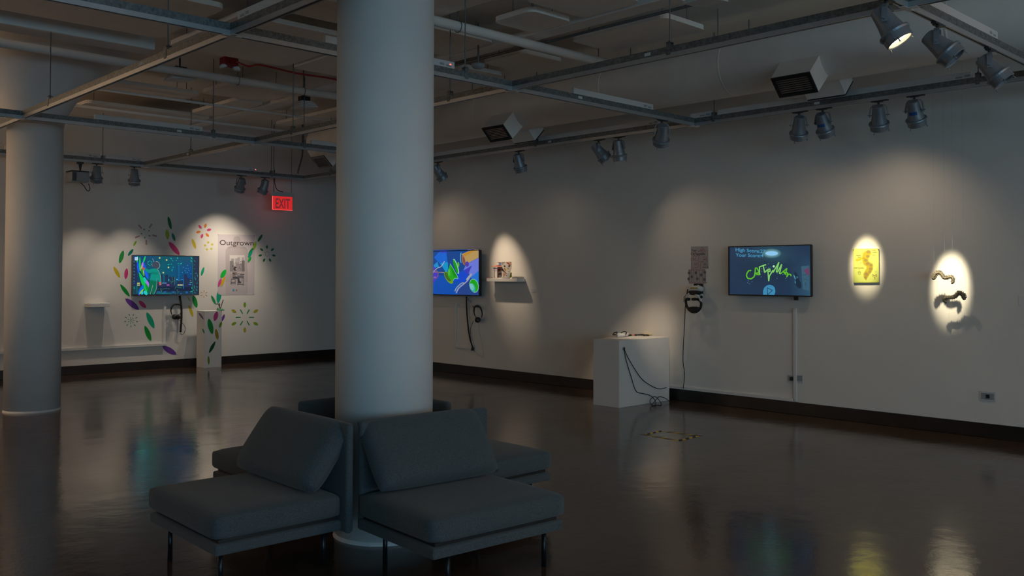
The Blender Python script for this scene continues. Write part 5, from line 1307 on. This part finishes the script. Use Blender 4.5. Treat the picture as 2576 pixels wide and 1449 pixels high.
# tall plinth of the mural wall
XP0, XP1, YP0, YP1, ZP = 7.245, 7.565, 15.385, 15.70, 1.005
pl = plinth(XP0, XP1, YP0, YP1, ZP, 'tall narrow white plinth with leaf decals before the mural wall')
pf = crop(lambda x, y, off: on(1, YP0-off, x, y), 480, 740, 7.24)
for g, c, l in (((480,312,432,490,78),(190,60,130),'pink leaf decal'), ((325,440,395,730,92),(0,140,50),'large green leaf decal'), ((455,632,492,832,60),(150,130,30),'mustard leaf decal'),
                ((448,858,330,1075,58),(0,90,50),'dark green leaf decal'), ((322,1122,328,1287,38),(110,140,20),'lime leaf decal'), ((562,500,522,612,44),(110,150,30),'small lime leaf decal')):
    ar = Art(pf, 0.001); ar.leaf(*g, c); o = ar.done('leaf_decal', M['vinyl'], pl); o['label'] = l
pside = crop(lambda x, y, off: on(0, XP0-off, x, y), 480, 740, 7.24)
for g, c, l in (((140,333,235,462,30),(96,70,150),'purple leaf decal'), ((212,625,248,720,30),(0,140,110),'teal leaf decal')):
    ar = Art(pside, 0.001); ar.leaf(*g, c); o = ar.done('leaf_decal', M['vinyl'], pl); o['label'] = l
# plant object on it
q = lambda x, y, off=0.1: on(1, 15.45, 480+x/7.24, 740+y/7.24)
t = empty('twig_ornament', (q(535, 285).x, 15.45, ZP), 'small twig ornament with leaves standing on the tall plinth', 'ornament')
br = mat('bronze_twig', (0.06, 0.035, 0.03), 0.5, noise=0.3, nscale=40); gl = mat('painted_leaf', (0.05, 0.28, 0.12), 0.6, noise=0.2, nscale=20)
bm = B(); c = q(540, 275); 
lathe(bm, [(0, 0), (0.07, 0), (0.06, 0.018), (0.02, 0.03), (0, 0.03)], 20, (c.x, 15.45, ZP+0.0005)); link('foot', bm, gl, t, smooth=True)
bm = B(); tube(bm, smoothpts([q(535, 270), q(520, 225), q(500, 180), q(455, 180)]), 0.008, 8); tube(bm, smoothpts([q(540, 260), q(560, 200), q(575, 150), q(592, 100)]), 0.007, 8); tube(bm, smoothpts([q(520, 225), q(530, 190), q(520, 165)]), 0.007, 8)
link('stem', bm, br, t, smooth=True)
bm = B()
for a, b in (((480, 282), (500, 245)), ((560, 265), (590, 285)), ((450, 182), (470, 178))): tube(bm, [q(*a), (q(*a)+q(*b))/2, q(*b)], [0.003, 0.014, 0.003], 8)
link('leaf', bm, gl, t, smooth=True)

# ================================================================== HAZARD TAPE ON THE FLOOR
blk = mat('tape_black', (0.01, 0.01, 0.01), 0.5, noise=0.1, nscale=30); ylt = mat('tape_yellow', (0.80, 0.52, 0.03), 0.5, noise=0.15, nscale=30)
C4 = [on(2, 0, *p_) for p_ in ((1621, 1093.5), (1664, 1084.5), (1758, 1096.5), (1708, 1108.5))]
t = empty('hazard_tape', (sum((c.x for c in C4))/4, sum((c.y for c in C4))/4, 0), 'square of yellow and black hazard tape stuck on the floor', 'floor tape')
for a, b in zip(C4, C4[1:]+C4[:1]):
    d = (b-a); L_ = d.length; d.normalize(); s_ = Vector((-d.y, d.x, 0)); w_ = 0.05
    bm = B(); bm2 = B(); n = max(3, int(L_/0.115))
    for k in range(n*2):
        p0_ = a+d*(L_*k/(2*n)); p1_ = a+d*(L_*(k+1)/(2*n)); sh_ = d*0.03
        tgt = bm if k % 2 == 0 else bm2
        z0, z1 = 0.0004, 0.0012
        qs = [p0_-s_*w_/2-sh_, p1_-s_*w_/2-sh_, p1_+s_*w_/2+sh_, p0_+s_*w_/2+sh_]
        lo = [tgt.verts.new((v_.x, v_.y, z0)) for v_ in qs]; hi = [tgt.verts.new((v_.x, v_.y, z1)) for v_ in qs]
        tgt.faces.new(lo[::-1]); tgt.faces.new(hi)
        for i in range(4): tgt.faces.new((lo[i], lo[(i+1)%4], hi[(i+1)%4], hi[i]))
    link('yellow_stripes', bm, ylt, t); link('black_stripes', bm2, blk, t)

# ---- lights need matrices fresh
bpy.context.view_layer.update()
